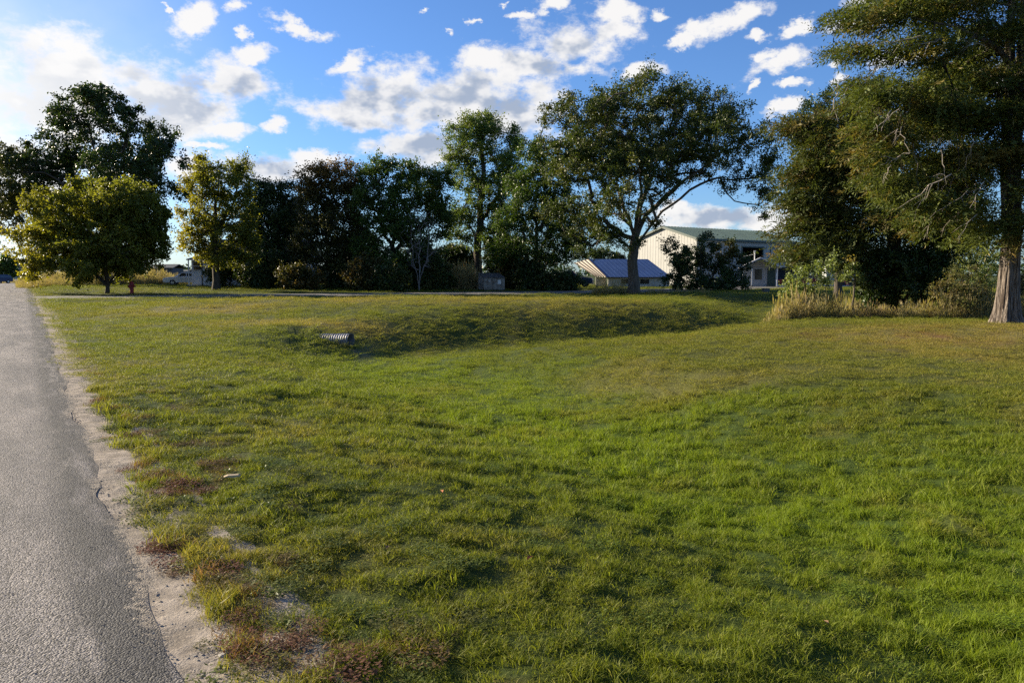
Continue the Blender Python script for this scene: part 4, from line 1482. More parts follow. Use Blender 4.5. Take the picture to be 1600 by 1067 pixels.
# bare grey twigs hanging under the cedar's lower limbs
twigs = MB()
tr_ = random.Random(4)
for (px, py, dx, dy, nn) in ((1540, 320, -60, 70, 2), (1520, 280, -50, 80, 2), (1545, 325, 40, -15, 2), (1480, 300, -35, 60, 3), (1490, 330, -40, 60, 2), (1440, 270, -30, 40, 3), (1400, 230, -50, 10, 3), (1470, 80, -60, 5, 4), (1420, 180, -30, 30, 3), (1450, 250, 20, 70, 3), (1380, 250, -20, 40, 2), (1555, 290, -30, 50, 3), (1340, 130, -25, 25, 4), (1560, 60, -30, -40, 4), (1500, 230, -30, 40, 3)):
    for _ in range(nn):
        p0 = at(px + tr_.uniform(-35, 35), py + tr_.uniform(-28, 28), 22 + tr_.uniform(-2.2, 0.3))
        v = Vector((dx * tr_.uniform(-.2, 1.4), 0, -dy * tr_.uniform(.2, 1.2))) * ppm(22)
        v.y = tr_.uniform(-.5, .5)
        pts = [p0]
        for k in range(1, 6):
            t = k / 5
            pts.append(p0 + v * t + Vector((tr_.uniform(-.05, .05), tr_.uniform(-.05, .05), tr_.uniform(-.05, .05) - 0.12 * t * t)))
        r0 = tr_.uniform(0.010, 0.022)
        twigs.tube([p - Vector(bA) for p in pts], [r0 * (1 - 0.75 * k / 5) for k in range(6)], 4, cap=False)
        for _ in range(3):
            q0 = pts[tr_.randint(1, 4)]
            q1 = q0 + Vector((tr_.uniform(-.35, .1), tr_.uniform(-.2, .2), tr_.uniform(-.4, .1)))
            twigs.tube([q0 - Vector(bA), (q0 + q1) / 2 + Vector((0, 0, .03)) - Vector(bA), q1 - Vector(bA)], [r0 * .4, r0 * .3, r0 * .12], 3, cap=False)
tw = twigs.build('dead_twigs', TWIG_DEAD, cedA)
tw['kind'] = 'stuff'

tree('broadleaf_tree', 'dark leafy tree showing behind the second cedar at its left edge', 'tree', 1310, 48,
     [(1268, 180, 20, 22), (1292, 160, 26, 20), (1265, 225, 22, 26), (1310, 210, 40, 36), (1255, 270, 16, 24), (1350, 170, 34, 30), (1290, 270, 34, 34), (1340, 290, 40, 40), (1275, 330, 28, 30), (1310, 370, 34, 30), (1380, 230, 40, 40)],
     [[(1310, 470), (1312, 400), (1312, 320)], [(1312, 350), (1280, 250)], [(1312, 330), (1330, 230)], [(1312, 380), (1280, 330)]],
     83, L_DARK, BARK_DARK, ncl=240, per=110, leaf=0.14, crad=0.6, trunk_r=0.22, step=0.6)
tree('bush', 'black-green dense bush under the cedars behind the tall grass', 'bush', 1412, 29.9,
     [(1400, 420, 40, 26), (1440, 420, 40, 30), (1380, 450, 34, 24), (1425, 455, 50, 22), (1465, 445, 28, 26), (1365, 470, 18, 12), (1360, 430, 20, 24)],
     [[(1412, 488), (1412, 470)], [(1412, 480), (1385, 430)], [(1412, 480), (1440, 420)]], 84, L_DARK, BARK_DARK, ncl=230, per=100, leaf=0.10, crad=0.34, trunk_r=0.08, step=0.3, zmin=0.1)
tree('sapling', 'light green leafy sapling rising from the tan grass at the swale end', 'sapling', 1268, 27.5,
     [(1278, 418, 20, 12), (1302, 415, 9, 14), (1252, 428, 18, 12), (1236, 445, 16, 12), (1290, 440, 14, 12), (1262, 450, 22, 12), (1228, 462, 12, 8), (1304, 398, 5, 6)],
     [[(1268, 500), (1268, 478)], [(1268, 495), (1272, 450), (1280, 418)], [(1268, 495), (1290, 450), (1302, 405)], [(1268, 495), (1245, 455), (1235, 440)], [(1268, 495), (1258, 450), (1250, 425)]],
     85, L_LIGHT, BARK_GREY, ncl=120, per=22, leaf=0.085, crad=0.22, trunk_r=0.03, tip_r=0.006, step=0.25, shell=0.2, stuff=False)
tree('sapling', 'thin sapling with pale leaves and a rusty tip against the dark cedar', 'sapling', 1333, 28.5,
     [(1332, 420, 11, 10), (1322, 432, 9, 8), (1342, 432, 9, 8), (1332, 404, 5, 5)], [[(1333, 495), (1334, 465), (1333, 440)], [(1333, 450), (1332, 405)]], 86, L_LIGHT, BARK_GREY,
     ncl=42, per=20, leaf=0.085, crad=0.18, trunk_r=0.03, tip_r=0.006, step=0.25, shell=0.2, stuff=False, dryf=lambda P, C, rng, ct: (P[:, 2] > at(1333, 410, 28.5).z) * 1.0)
tree('shrub', 'weedy olive shrub in the tall grass left of the cedar trunk', 'shrub', 1500, 27,
     [(1495, 440, 26, 18), (1470, 455, 18, 16), (1520, 450, 22, 20), (1500, 470, 34, 14), (1515, 425, 18, 14), (1485, 425, 10, 12), (1538, 465, 10, 16)],
     [[(1500, 497), (1500, 480)], [(1500, 490), (1480, 440)], [(1500, 490), (1515, 425)], [(1500, 490), (1500, 440)]], 87, L_WEEDY, BARK_GREY, ncl=150, per=34, leaf=0.06, crad=0.24, trunk_r=0.03, tip_r=0.006, step=0.25, shell=0.3, dryf=dry_some(0.3, 0.7))
tree('bush', 'sunlit green bush further back left of the cedar trunk', 'bush', 1530, 36,
     [(1530, 410, 22, 18), (1510, 400, 18, 16), (1545, 430, 20, 20), (1525, 440, 24, 16), (1495, 415, 16, 16), (1550, 395, 14, 18)],
     [[(1530, 480), (1530, 450)], [(1530, 470), (1515, 410)], [(1530, 470), (1545, 420)]], 88, L_LIGHT, BARK_GREY, ncl=140, per=45, leaf=0.085, crad=0.32, trunk_r=0.05, tip_r=0.008, step=0.3, dryf=dry_some(0.2, 0.5))
tree('bush', 'yellow-leaved bush at the right edge behind the cedar trunk', 'bush', 1618, 30,
     [(1615, 430, 22, 22), (1610, 455, 22, 18), (1630, 400, 24, 26), (1608, 400, 8, 14)], [[(1618, 490), (1618, 470)], [(1618, 480), (1612, 430)], [(1618, 480), (1630, 400)]], 89, L_WEEDY, BARK_GREY, ncl=110, per=45, leaf=0.075, crad=0.3, trunk_r=0.05, step=0.3, dryf=dry_some(0.4, 0.8))

# ------------------------------------------------------------------ tall grass (stuff)
TGM = grass_mat('tall_grass_blade', 0.38, 0.6, lo=(0.075, 0.085, 0.022), hi=(0.18, 0.165, 0.055), lushc=(0.075, 0.125, 0.03), dryc=(0.27, 0.215, 0.115), redc=(0.24, 0.13, 0.08))


def tall(rng, n, rad, h, w):
    V, F, T = blades(rng, n, rad, h * 0.45, h, w, 0.42, 3)
    for _ in range(max(3, n // 4)):
        a, r = rng.random() * 6.283, rad * math.sqrt(rng.random())
        x, y = r * math.cos(a), r * math.sin(a)
        H = h * (0.8 + 0.35 * rng.random())
        dx, dy = (rng.random() - .5) * H * .3, (rng.random() - .5) * H * .3
        n0 = len(V)
        t = 0.5 + 0.5 * rng.random()
        V += [(x - w * .3, y, 0), (x + w * .3, y, 0), (x + dx + w * .25, y + dy, H), (x + dx - w * .25, y + dy, H),
              (x + dx - w * 1.6, y + dy, H * .93), (x + dx * 1.1, y + dy * 1.1, H * 1.1), (x + dx + w * 1.6, y + dy, H * .93), (x + dx * .95, y + dy * .95, H * .84)]
        T += [t] * 8
        F += [(n0, n0 + 1, n0 + 2, n0 + 3), (n0 + 4, n0 + 7, n0 + 6, n0 + 5)]
    return V, F, T


TT = [template('tall_clump', *((lambda r: (r[0], r[1], TGM, r[2]))(tall(trng, 30, 0.22, 1.0, 0.014)))) for _ in range(3)]


def grass_stand(name, label, areas, hscale, dryv, lushv=0.2):
    P, S_, D = [], [], []
    for (px0, px1, d0, d1, n, h) in areas:
        u, v = RNG.random(n), RNG.random(n)
        d = d0 + (d1 - d0) * v
        x = (px0 + (px1 - px0) * u - 800) / 1225.5 * d
        z = zg(x, d)
        edge = np.minimum(1, 5 * np.minimum(u, 1 - u)) * 0.5 + 0.5
        hh = h * (0.12 + 1.35 * fbm(x / 0.7, d / 0.7, 3)) * edge * (0.5 + 0.85 * RNG.random(n) ** 1.5)
        P.append(np.column_stack([x, d, z - 0.02]))
        S_.append(np.column_stack([0.5 + 0.5 * hh, 0.5 + 0.5 * hh, hh]))
        D.append(np.clip(dryv * (0.5 + fbm(x / 0.9 + 31, d / 0.9, 3)) + 0.25 * (RNG.random(n) - .5), 0, 1))
    P, S_, D = np.vstack(P), np.vstack(S_), np.concatenate(D)
    n = len(P)
    rot = np.column_stack([(RNG.random(n) - .5) * .3, (RNG.random(n) - .5) * .3, RNG.random(n) * 6.28])
    return scatter(name, TT, P, rot, S_, RNG.integers(0, 3, n), {'dry': D, 'lush': np.clip(lushv + 0.5 * (RNG.random(n) - .5), 0, 1), 'red': 0.5 * (RNG.random(n) < 0.12)}, label)


grass_stand('field_grass', 'tall tan grass of the field beyond the corner lawn', [(28, 300, 92, 120, 4500, 1.35), (-300, 30, 130, 170, 1500, 1.2), (28, 150, 84, 92, 500, 1.0)], 1, 0.75)
grass_stand('roadside_weeds', 'tall tan weeds left of the dumpster', [(688, 750, 77, 81, 420, 2.0)], 1, 0.75)
grass_stand('tuft_grass', 'tan grass around the foot of the lone spreading tree', [(925, 985, 65, 67.5, 130, 0.85), (1000, 1045, 66, 68, 50, .5), (1045, 1110, 68, 70, 60, .45)], 1, 0.7)
grass_stand('swale_grass', 'tall yellow and green grass along the fence line at the right', [(1212, 1310, 26.2, 29, 330, 1.0), (1300, 1400, 27, 29.5, 260, 0.5), (1400, 1470, 26.5, 29.5, 200, 0.5), (1460, 1560, 26.5, 29.5, 260, 0.85), (1195, 1230, 25.2, 27, 60, .5), (1480, 1560, 29.5, 33, 160, 1.1), (1350, 1480, 29.5, 31, 120, .6), (1300, 1345, 29, 36, 160, 1.0), (1590, 1680, 26, 29, 200, .9)], 1, 0.62, 0.35)

# ------------------------------------------------------------------ culvert
galv = mat('galvanised_steel', (0.27, 0.27, 0.275), 0.55, 0.25, var=0.2, scale=8, dirt=(0.13, 0.10, 0.075))
dark = mat('dark_void', (0.012, 0.012, 0.013), 0.9)
p1 = at(548, 531, 23.0)
axis = Vector((0.93, -0.36, 0.03)).normalized()
n_ring, k = 220, 24
Lc = 2.0
cv = thing('culvert_pipe', 'corrugated metal culvert pipe sticking out of the grassy bank', 'culvert', p1)
u = axis.cross(Vector((0, 0, 1))).normalized()
w = u.cross(axis)
V, F = [], []
for i in range(n_ring):
    t = -Lc * (1 - i / (n_ring - 1))
    rr0 = 0.185 + 0.007 * math.sin(2 * math.pi * t / 0.08)
    for j in range(k):
        a = 2 * math.pi * j / k
        V.append(tuple(axis * t + (u * math.cos(a) + w * math.sin(a)) * rr0))
for i in range(n_ring - 1):
    for j in range(k):
        F.append((i * k + j, i * k + (j + 1) % k, (i + 1) * k + (j + 1) % k, (i + 1) * k + j))
mesh_np('pipe_shell', V, F, galv, cv, smooth=True)
V = [tuple(axis * t + (u * math.cos(2 * math.pi * j / k) + w * math.sin(2 * math.pi * j / k)) * r_) for t, r_ in ((0.0, 0.187), (0.012, 0.195), (0.012, 0.172), (-1.2, 0.172)) for j in range(k)]
F = [(i * k + j, i * k + (j + 1) % k, (i + 1) * k + (j + 1) % k, (i + 1) * k + j) for i in range(3) for j in range(k)]
mesh_np('pipe_rim', V, F, mat('pipe_lining', (0.10, 0.10, 0.105), 0.7, 0.2), cv, smooth=True)

# ------------------------------------------------------------------ small things on the lawn
brownl = mat('brown_leaf', (0.22, 0.13, 0.06), 0.8)
orange = mat('dead_leaf', (0.32, 0.10, 0.025), 0.8)
for (px, py, d, lab) in ((690, 800, 6.0, 'orange fallen leaf lying in the middle of the lawn, upper one'), (828, 904, 4.6, 'rusty fallen leaf on the lawn below the other orange leaf')):
    p = at(px, py, d)
    m = MB()
    s = 0.03
    a = random.random() * 6
    ca, sa = math.cos(a) * s, math.sin(a) * s
    m.quad((-ca, -sa, 0), (-sa * .6, ca * .6, .012), (ca, sa, 0.004)).quad((-ca, -sa, 0), (ca, sa, 0.004), (sa * .6, -ca * .6, .014))
    # stand just on top of the blades
    x_, y_ = p.x, p.y
    lf = None
    tag(m.build('fallen_leaf', orange, None, (x_, y_, z1(x_, y_) + 0.065)), lab, 'leaf', 'fallen leaves on the lawn')
for k, (x_, y_, lab) in enumerate(((-0.75, 4.6, 'small dull brown leaf on the grass closest to the sandy road shoulder'), (1.7, 4.1, 'small dull brown leaf in the grass of the right foreground'), (0.7, 7.6, 'small dull brown leaf lying further up the middle of the lawn'))):
    rl = random.Random(200 + k)
    m = MB()
    s = rl.uniform(.02, .032)
    a = rl.random() * 6
    ca, sa = math.cos(a) * s, math.sin(a) * s
    m.quad((-ca, -sa, 0), (-sa * .6, ca * .6, .014), (ca, sa, 0.006)).quad((-ca, -sa, 0), (ca, sa, 0.006), (sa * .6, -ca * .6, .012))
    tag(m.build('fallen_leaf', brownl, None, (x_, y_, z1(x_, y_) + 0.05)), lab, 'leaf', 'fallen leaves on the lawn')
chip = MB()
chip.prism([(-.06, 0), (-.03, .012), (.05, .016), (.065, .006), (.02, -.006)], -.018, .016)
pc = at(363, 772, 6.15)
tag(chip.build('wood_chip', mat('bleached_wood', (0.42, 0.32, 0.2), 0.8), None, (pc.x, pc.y, z1(pc.x, pc.y) + 0.055), rot=(0.1, 0.05, 0.3)), 'pale splinter of wood lying on the grass near the road edge', 'wood chip')
rock_m = mat('grey_rock', (0.28, 0.26, 0.235), 0.9, var=0.25, scale=20, bump=0.004, bscale=60)
for (px, py, d, s, lab) in ((352, 1056, 3.3, 0.022, 'largest grey stone at the grass edge at the bottom of the shoulder'), (357, 1042, 3.35, 0.012, 'small stone just above the largest grey stone'), (352, 979, 3.72, 0.012, 'pale flat stone on the sandy shoulder')):
    import bmesh
    b = bmesh.new()
    bmesh.ops.create_icosphere(b, subdivisions=2, radius=s)
    rg = random.Random(px)
    for v in b.verts:
        v.co = Vector((v.co.x * 1.3, v.co.y * 0.9, v.co.z * 0.6)) * rg.uniform(0.82, 1.12)
    me = bpy.data.meshes.new('stone')
    b.to_mesh(me)
    b.free()
    me.materials.append(rock_m)
    o = bpy.data.objects.new('stone', me)
    COL.objects.link(o)
    p = at(px, py, d)
    o.location = (p.x, p.y, max(z1(p.x, p.y), -0.01) + s * 0.35)
    tag(o, lab, 'stone', 'loose stones beside the road')

# ------------------------------------------------------------------ hydrant
red_p = mat('hydrant_red', (0.30, 0.022, 0.025), 0.5, var=0.2)


def lathe(prof, k=20, axis='z'):
    m = MB()
    n0 = 0
    for r_, z in prof:
        for j in range(k):
            a = 2 * math.pi * j / k
            c, s = r_ * math.cos(a), r_ * math.sin(a)
            m.v.append((c, s, z) if axis == 'z' else (z, c, s) if axis == 'x' else (c, z, s))
    for i in range(len(prof) - 1):
        for j in range(k):
            m.f.append((i * k + j, i * k + (j + 1) % k, (i + 1) * k + (j + 1) % k, (i + 1) * k + j))
    m.f.append(tuple(reversed(range(k))))
    m.f.append(tuple((len(prof) - 1) * k + j for j in range(k)))
    return m


hyd = thing('fire_hydrant', 'red fire hydrant on the corner lawn beside the round bushy tree', 'fire hydrant', onground(205, 67.2))
lathe([(.24, 0), (.24, .05), (.17, .06), (.16, .12), (.16, .70), (.21, .72), (.21, .78), (.16, .79)]).build('barrel', red_p, hyd, smooth=False)
lathe([(.20, .79), (.20, .82), (.18, .92), (.11, 1.0), (.04, 1.03), (.04, 1.09), (.0, 1.09)]).build('bonnet', red_p, hyd)
for s in (-1, 1):
    lathe([(.085, s * .12), (.085, s * .24), (.10, s * .24), (.10, s * .30), (.03, s * .30), (.03, s * .34)], 14, 'x').build('outlet_cap', red_p, hyd, (0, 0, .62))
lathe([(.11, -.12), (.11, -.24), (.13, -.24), (.13, -.31), (.035, -.31), (.035, -.35)], 14, 'y').build('pumper_outlet', red_p, hyd, (0, 0, .58))

# ------------------------------------------------------------------ vehicles
glass = mat('window_glass', (0.02, 0.024, 0.03), 0.08, 0.0, var=0.1, spec=0.9)
tyre_m = mat('tyre_rubber', (0.018, 0.018, 0.019), 0.85)
rim_m = mat('wheel_rim', (0.45, 0.45, 0.46), 0.35, 0.7)
chrome = mat('bumper_grey', (0.20, 0.20, 0.21), 0.4, 0.3)
lamp_m = mat('lamp_lens', (0.6, 0.58, 0.5), 0.15, spec=0.8)
tail_m = mat('tail_lens', (0.3, 0.015, 0.015), 0.2, spec=0.8)


def make_car(name, label, cat, loc, rz, paint, wagon=True, pickup=False, k=1.0):
    """nose towards -x, length about 4.7 m"""
    root = thing(name, label, cat, loc, rz)
    W = 0.88
    if pickup:
        low = [(-2.6, .45), (-2.62, .75), (-2.55, .98), (-2.3, 1.05), (-1.05, 1.12), (0.55, 1.12), (0.6, 1.15), (2.6, 1.15), (2.62, .55), (2.45, .42), (-2.45, .40)]
        cab = [(-1.05, 1.12), (-.45, 1.72), (-.2, 1.78), (.35, 1.78), (.5, 1.72), (.55, 1.12)]
        wx = (-1.75, 1.65)
    else:
        low = [(-2.35, .38), (-2.38, .62), (-2.30, .80), (-2.0, .88), (-1.15, .97), (0, 1.0), (1.6, 1.0), (2.25, .98), (2.35, .80), (2.33, .40), (2.1, .32), (-2.15, .30)]
        cab = [(-1.2, .96), (-.45, 1.42), (-.15, 1.48), (1.2, 1.46), (1.9, 1.38), (2.2, 1.0)] if wagon else [(-1.1, .96), (-.35, 1.38), (0, 1.44), (.7, 1.42), (1.5, 1.0)]
        wx = (-1.42, 1.38)
    m = MB().prism(low, -W, W)
    m.build('body', paint, root, bevel=0.05)
    n = len(cab)
    c = MB()
    inset = [0.10 if z > 1.2 else 0.02 for _, z in cab]
    for s in (-1, 1):
        c.v += [(x, s * (W - i_), z) for (x, z), i_ in zip(cab, inset)]
    c.f += [tuple(range(n)), tuple(n + i for i in reversed(range(n)))] + [(i, n + i, n + i + 1, i + 1) for i in range(n - 1)]
    c.build('cabin', paint, root, bevel=0.02)
    # glazing stands a little proud of the cabin
    x0, z0 = cab[0]
    x1, z1_ = cab[1]
    dx, dz = x1 - x0, z1_ - z0
    nx, nz = -dz / math.hypot(dx, dz) * .012, dx / math.hypot(dx, dz) * .012
    MB().quad((x0 + dx * .08 + nx, -W + .12, z0 + dz * .08 + nz), (x0 + dx * .08 + nx, W - .12, z0 + dz * .08 + nz), (x0 + dx * .93 + nx, W - .19, z0 + dz * .93 + nz), (x0 + dx * .93 + nx, -W + .19, z0 + dz * .93 + nz)).build('windshield', glass, root)
    xl, xr = cab[0][0], cab[-1][0]
    zt = max(z for _, z in cab) - .09
    zb = cab[0][1] + .05
    spans = [(xl + .45, -.02 if not pickup else .35)] + ([] if pickup else [(.06, 1.0), (1.08, xr - .22)])
    for s in (-1, 1):
        for i, (a, b) in enumerate(spans):
            sl = .28 if i == 0 else 0
            sr = .16 if (i == len(spans) - 1 and not pickup) else 0
            MB().quad((a, s * (W - .03 + .012), zb), (b, s * (W - .03 + .012), zb), (b - sr, s * (W - .105 + .012), zt), (a + sl, s * (W - .105 + .012), zt)).build('side_window', glass, root)
        for x in wx:
            wr = .36 if pickup else .32
            wl = lathe([(wr * .62, -.10), (wr * .95, -.11), (wr, -.06), (wr, .06), (wr * .95, .11), (wr * .62, .10)], 20, 'y').build('wheel', tyre_m, root, (x, s * (W - .07), wr))
            lathe([(wr * .6, -.105 * 1), (wr * .55, s * .112), (wr * .2, s * .12), (wr * .0, s * .12)] if s > 0 else [(0, -.12), (wr * .2, -.12), (wr * .55, -.112), (wr * .6, .10)], 16, 'y').build('rim', rim_m, wl)
        fx = low[1][0]
        MB().box(fx - .02, fx + .12, s * .62 - .17, s * .62 + .17, .60 + (.15 if pickup else 0), .75 + (.15 if pickup else 0)).build('headlight', lamp_m, root, bevel=.02)
        bx = low[7][0] if pickup else 2.33
        MB().box(bx - .05, bx + .03, s * .70 - .10, s * .70 + .10, .75, 1.0 if pickup else .90).build('tail_light', tail_m, root, bevel=.02)
        MB().box(cab[0][0] + .38, cab[0][0] + .50, s * (W + .02) - .08, s * (W + .02) + .08, zb - .02, zb + .13).build('mirror', paint, root, bevel=.02)
    MB().box(low[0][0] - .07, low[0][0] + .10, -W + .06, W - .06, .36, .54).build('front_bumper', chrome, root, bevel=.03)
    MB().box(2.28 if not pickup else 2.56, 2.44 if not pickup else 2.72, -W + .06, W - .06, .38, .56).build('rear_bumper', chrome, root, bevel=.03)
    return root


silver = mat('silver_paint', (0.58, 0.59, 0.60), 0.3, 0.4, var=0.05)
blue_p = mat('dark_blue_paint', (0.02, 0.035, 0.10), 0.3, 0.2, var=0.1)
maroon = mat('dark_red_paint', (0.14, 0.012, 0.02), 0.3, 0.2, var=0.1)
g = onground(293, 87)
make_car('parked_car', 'silver station wagon parked on the grass by the porch, nose to the left', 'car', (g.x, g.y, g.z), R(12), silver)
g = onground(890, 88)
make_car('pickup_truck', 'dark blue pickup parked in the shade under the trees left of the lit metal roof', 'pickup', (g.x, g.y, g.z), R(170), blue_p, pickup=True)
g = onground(1245, 97)
make_car('parked_car', 'dark red car in the yard behind the light green sapling', 'car', (g.x, g.y, g.z), R(-20), maroon)
g = onground(-6, 128)
make_car('parked_car', 'dark blue car at the far end of the road, cut by the photo edge', 'car', (g.x, g.y, g.z), R(75), blue_p)

# ------------------------------------------------------------------ dumpster
dump_m = mat('dumpster_paint', (0.20, 0.185, 0.16), 0.55, var=0.25, scale=3, dirt=(0.11, 0.085, 0.065))
lid_m = mat('dumpster_lid', (0.06, 0.06, 0.062), 0.6)
white_m = mat('white_paint', (0.62, 0.61, 0.58), 0.5, var=0.08)
g = onground(768, 76.5)
du = thing('dumpster', 'grey steel dumpster with a dark sloped lid and white notice beside the side road', 'dumpster', g, R(24))
W_, D_ = 1.05, 0.75
sideprof = [(-D_, .12), (D_, .12), (D_, 1.62), (-D_, 1.22)]
for s in (-1, 1):
    MB().prism(sideprof, s * W_ - .03, s * W_ + .03, 'x').build('side_panel', dump_m, du)
    MB().box(s * (W_ + .03), s * (W_ + .12), -.55, .55, .62, .80).build('lift_pocket', dump_m, du)
MB().box(-W_ + .03, W_ - .03, -D_, -D_ + .05, .12, 1.22).build('front_panel', dump_m, du)
MB().box(-W_ + .03, W_ - .03, D_ - .05, D_, .12, 1.62).build('back_panel', dump_m, du)
MB().box(-W_ + .03, W_ - .03, -D_ + .05, D_ - .05, .12, .18).build('floor_panel', dump_m, du)
for a, b in ((-W_ - .04, -.01), (.01, W_ + .04)):
    MB().prism([(-D_ - .08, 1.21), (D_ + .05, 1.63), (D_ + .05, 1.70), (-D_ - .08, 1.28)], a, b, 'x').build('lid', lid_m, du, bevel=.015)
for x in (-.7, -.2, .3, .75):
    MB().box(x - .03, x + .03, -D_ - .035, -D_ - .002, .14, 1.18).build('rib', dump_m, du)
MB().box(.32 + .02, .72 - .05, -D_ - .012, -D_ - .002, .62, 1.02).build('notice_plate', white_m, du)
MB().box(-.62, -.42, -D_ - .012, -D_ - .002, .82, .96).build('warning_plate', mat('pale_plate', (.35, .34, .32), .5), du)
MB().box(-W_, W_, -D_, -D_ + .1, 0, .12).build('skid', lid_m, du)
MB().box(-W_, W_, D_ - .1, D_, 0, .12).build('skid', lid_m, du)

# ------------------------------------------------------------------ building pieces
def siding(m, x0, x1, z0, z1_, y, step=0.15):
    """lapped boards across a wall that faces -y"""
    n = max(1, int(round((z1_ - z0) / step)))
    h = (z1_ - z0) / n
    for i in range(n):
        z = z0 + i * h
        m.box(x0, x1, y - .022, y, z, z + .02)
        m.quad((x0, y - .022, z + .02), (x1, y - .022, z + .02), (x1, y - .004, z + h), (x0, y - .004, z + h))


def window(parent, x, z, w, h, y, frame, panes=2):
    f = MB()
    t = .07
    f.box(x - w / 2 - t, x - w / 2, y - .06, y, z - t, z + h + t).box(x + w / 2, x + w / 2 + t, y - .06, y, z - t, z + h + t)
    f.box(x - w / 2, x + w / 2, y - .06, y, z + h, z + h + t).box(x - w / 2 - .04, x + w / 2 + .04, y - .09, y, z - t - .002, z)
    f.box(x - w / 2, x + w / 2, y - .05, y, z + h / 2 - .025, z + h / 2 + .025)
    o = f.build('window', frame, parent)
    for i in range(panes):
        MB().box(x - w / 2, x + w / 2, y - .032, y - .022, z + i * h / panes, z + (i + 1) * h / panes - .03).build('pane', glass, o)


# white house behind the trees (local x along the front, faces -y)
housew = mat('house_white', (0.55, 0.55, 0.54), 0.7, var=0.08, scale=1.5)
shing = mat('roof_shingle', (0.10, 0.09, 0.085), 0.9, var=0.25, scale=9)
trim_d = mat('trim_dark', (0.07, 0.075, 0.07), 0.7)
hx0, hx1 = at(318, 430, 84).x, at(470, 430, 84).x
gz_ = z1(hx0, 84)
ho = thing('white_house', 'white clapboard house half hidden behind the dark trees', 'house', (hx0, 84, gz_))
Wd = hx1 - hx0
m = MB()
siding(m, 0, Wd, .3, 3.0, 0)
m.box(0, Wd, 0, .15, 0, 3.0)
m.build('front_wall', housew, ho)
m = MB()
m.prism([(0.15, 0), (7.5, 0), (7.5, 3.0), (3.75, 4.9), (.15, 3.0)], -.001, .15, 'x')
m.build('side_wall', housew, ho)
m = MB()
m.prism([(0.15, 0), (7.5, 0), (7.5, 3.0), (3.75, 4.9), (.15, 3.0)], Wd - .15, Wd, 'x')
m.build('side_wall', housew, ho)
m = MB()
m.prism([(-.45, 2.86), (3.75, 4.98), (7.95, 2.86), (7.95, 2.98), (3.75, 5.12), (-.45, 2.98)], -.4, Wd + .4, 'x')
rf = m.build('roof', shing, ho)
MB().box(4.2, 4.75, 4.0, 4.5, 4.6, 5.9).build('chimney', mat('chimney_brick', (0.22, 0.10, 0.07), 0.85, var=.3, scale=12), rf)
for x in (0.95, 3.2, 5.6, 8.6):
    if x < Wd - .6:
        window(ho, x, 1.0, .75, 1.35, -.024, white_m)
MB().box(6.85, 7.7, -.05, -.024, .32, 2.3).build('door', trim_d, ho)
# porch room at the left end
pr = MB()
siding(pr, -1.5, -.12, .25, 1.55, .6)
pr.box(-1.5, -.12, .6, .7, 0, 2.75)
pr.build('porch_wall', housew, ho)
window(ho, -.85, 1.7, .85, .85, .596, white_m, 2)
MB().prism([(.1, 2.75), (3.2, 3.15), (3.2, 3.27), (.1, 2.87)], -1.85, -.005, 'x').build('porch_roof', shing, ho)
MB().box(-1.72, -1.62, .2, .3, 0, 2.76).build('porch_post', white_m, ho)
MB().box(-.30, -.18, .2, .3, 0, 2.76).build('porch_post', trim_d, ho)
MB().box(-1.6, -.1, -.5, .2, 0, .16).build('step', mat('concrete', (.38, .36, .33), .9), ho)

# far low sheds on the field
shed_m = mat('weathered_boards', (0.085, 0.085, 0.095), 0.8, var=.2)
for (px0, px1, d, h0, h1, lab) in ((232, 270, 150, 2.4, 3.1, 'long dark low shed far across the tan field'), (271, 292, 190, 1.9, 2.3, 'smaller pale low shed beyond the long dark shed')):
    a, b = at(px0, 430, d).x, at(px1, 430, d).x
    s_ = thing('field_shed', lab, 'shed', (a, d, z1(a, d)), 0, 'sheds across the field')
    w_ = b - a
    MB().box(0, w_, 0, 5, 0, h0).build('wall', shed_m if d < 160 else mat('shed_grey', (.22, .23, .25), .8), s_)
    MB().prism([(-.4, h0), (2.5, h1), (5.4, h0), (5.4, h0 + .12), (2.5, h1 + .12), (-.4, h0 + .12)], -.3, w_ + .3, 'x').build('roof', trim_d, s_)
    MB().box(w_ * .62, w_ * .85, -.03, -.002, 0, 1.7).build('door', trim_d, s_)
g = onground(22, 240)
fh = thing('far_house', 'tiny pale house with a grey roof at the far end of the road', 'house', g)
MB().prism([(-4, 0), (4, 0), (4, 2.6), (0, 4.4), (-4, 2.6)], 0, 7, 'y').build('wall', housew, fh)
MB().prism([(-4.4, 2.42), (0, 4.4), (4.4, 2.42), (4.4, 2.62), (0, 4.62), (-4.4, 2.62)], -.4, 7.4, 'y').build('roof', shing, fh)
for x in (-2.2, 1.6):
    MB().box(x - .5, x + .5, -.03, -.002, .9, 2.1).build('window', glass, fh)

# ------------------------------------------------------------------ big metal building
def ribbed(m, p0, p1_, z0, ztop, step=0.46, depth=0.045, out=(0, -1)):
    """vertical ribbed sheet between two plan points; ztop(t) gives the top edge"""
    p0, p1_ = Vector(p0), Vector(p1_)
    L = (p1_ - p0).length
    d = (p1_ - p0) / L
    o = Vector(out)
    prof = []
    s = 0.0
    while s < L - 1e-6:
        for ds, dep in ((0, 0), (step * .72, 0), (step * .80, depth), (step * .92, depth)):
            if s + ds <= L:
                prof.append((s + ds, dep))
        s += step
    prof.append((L, 0))
    n0 = len(m.v)
    for s, dep in prof:
        p = p0 + d * s + o * dep
        m.v += [(p.x, p.y, z0), (p.x, p.y, ztop(s / L))]
    for i in range(len(prof) - 1):
        a = n0 + 2 * i
        m.f.append((a, a + 2, a + 3, a + 1))


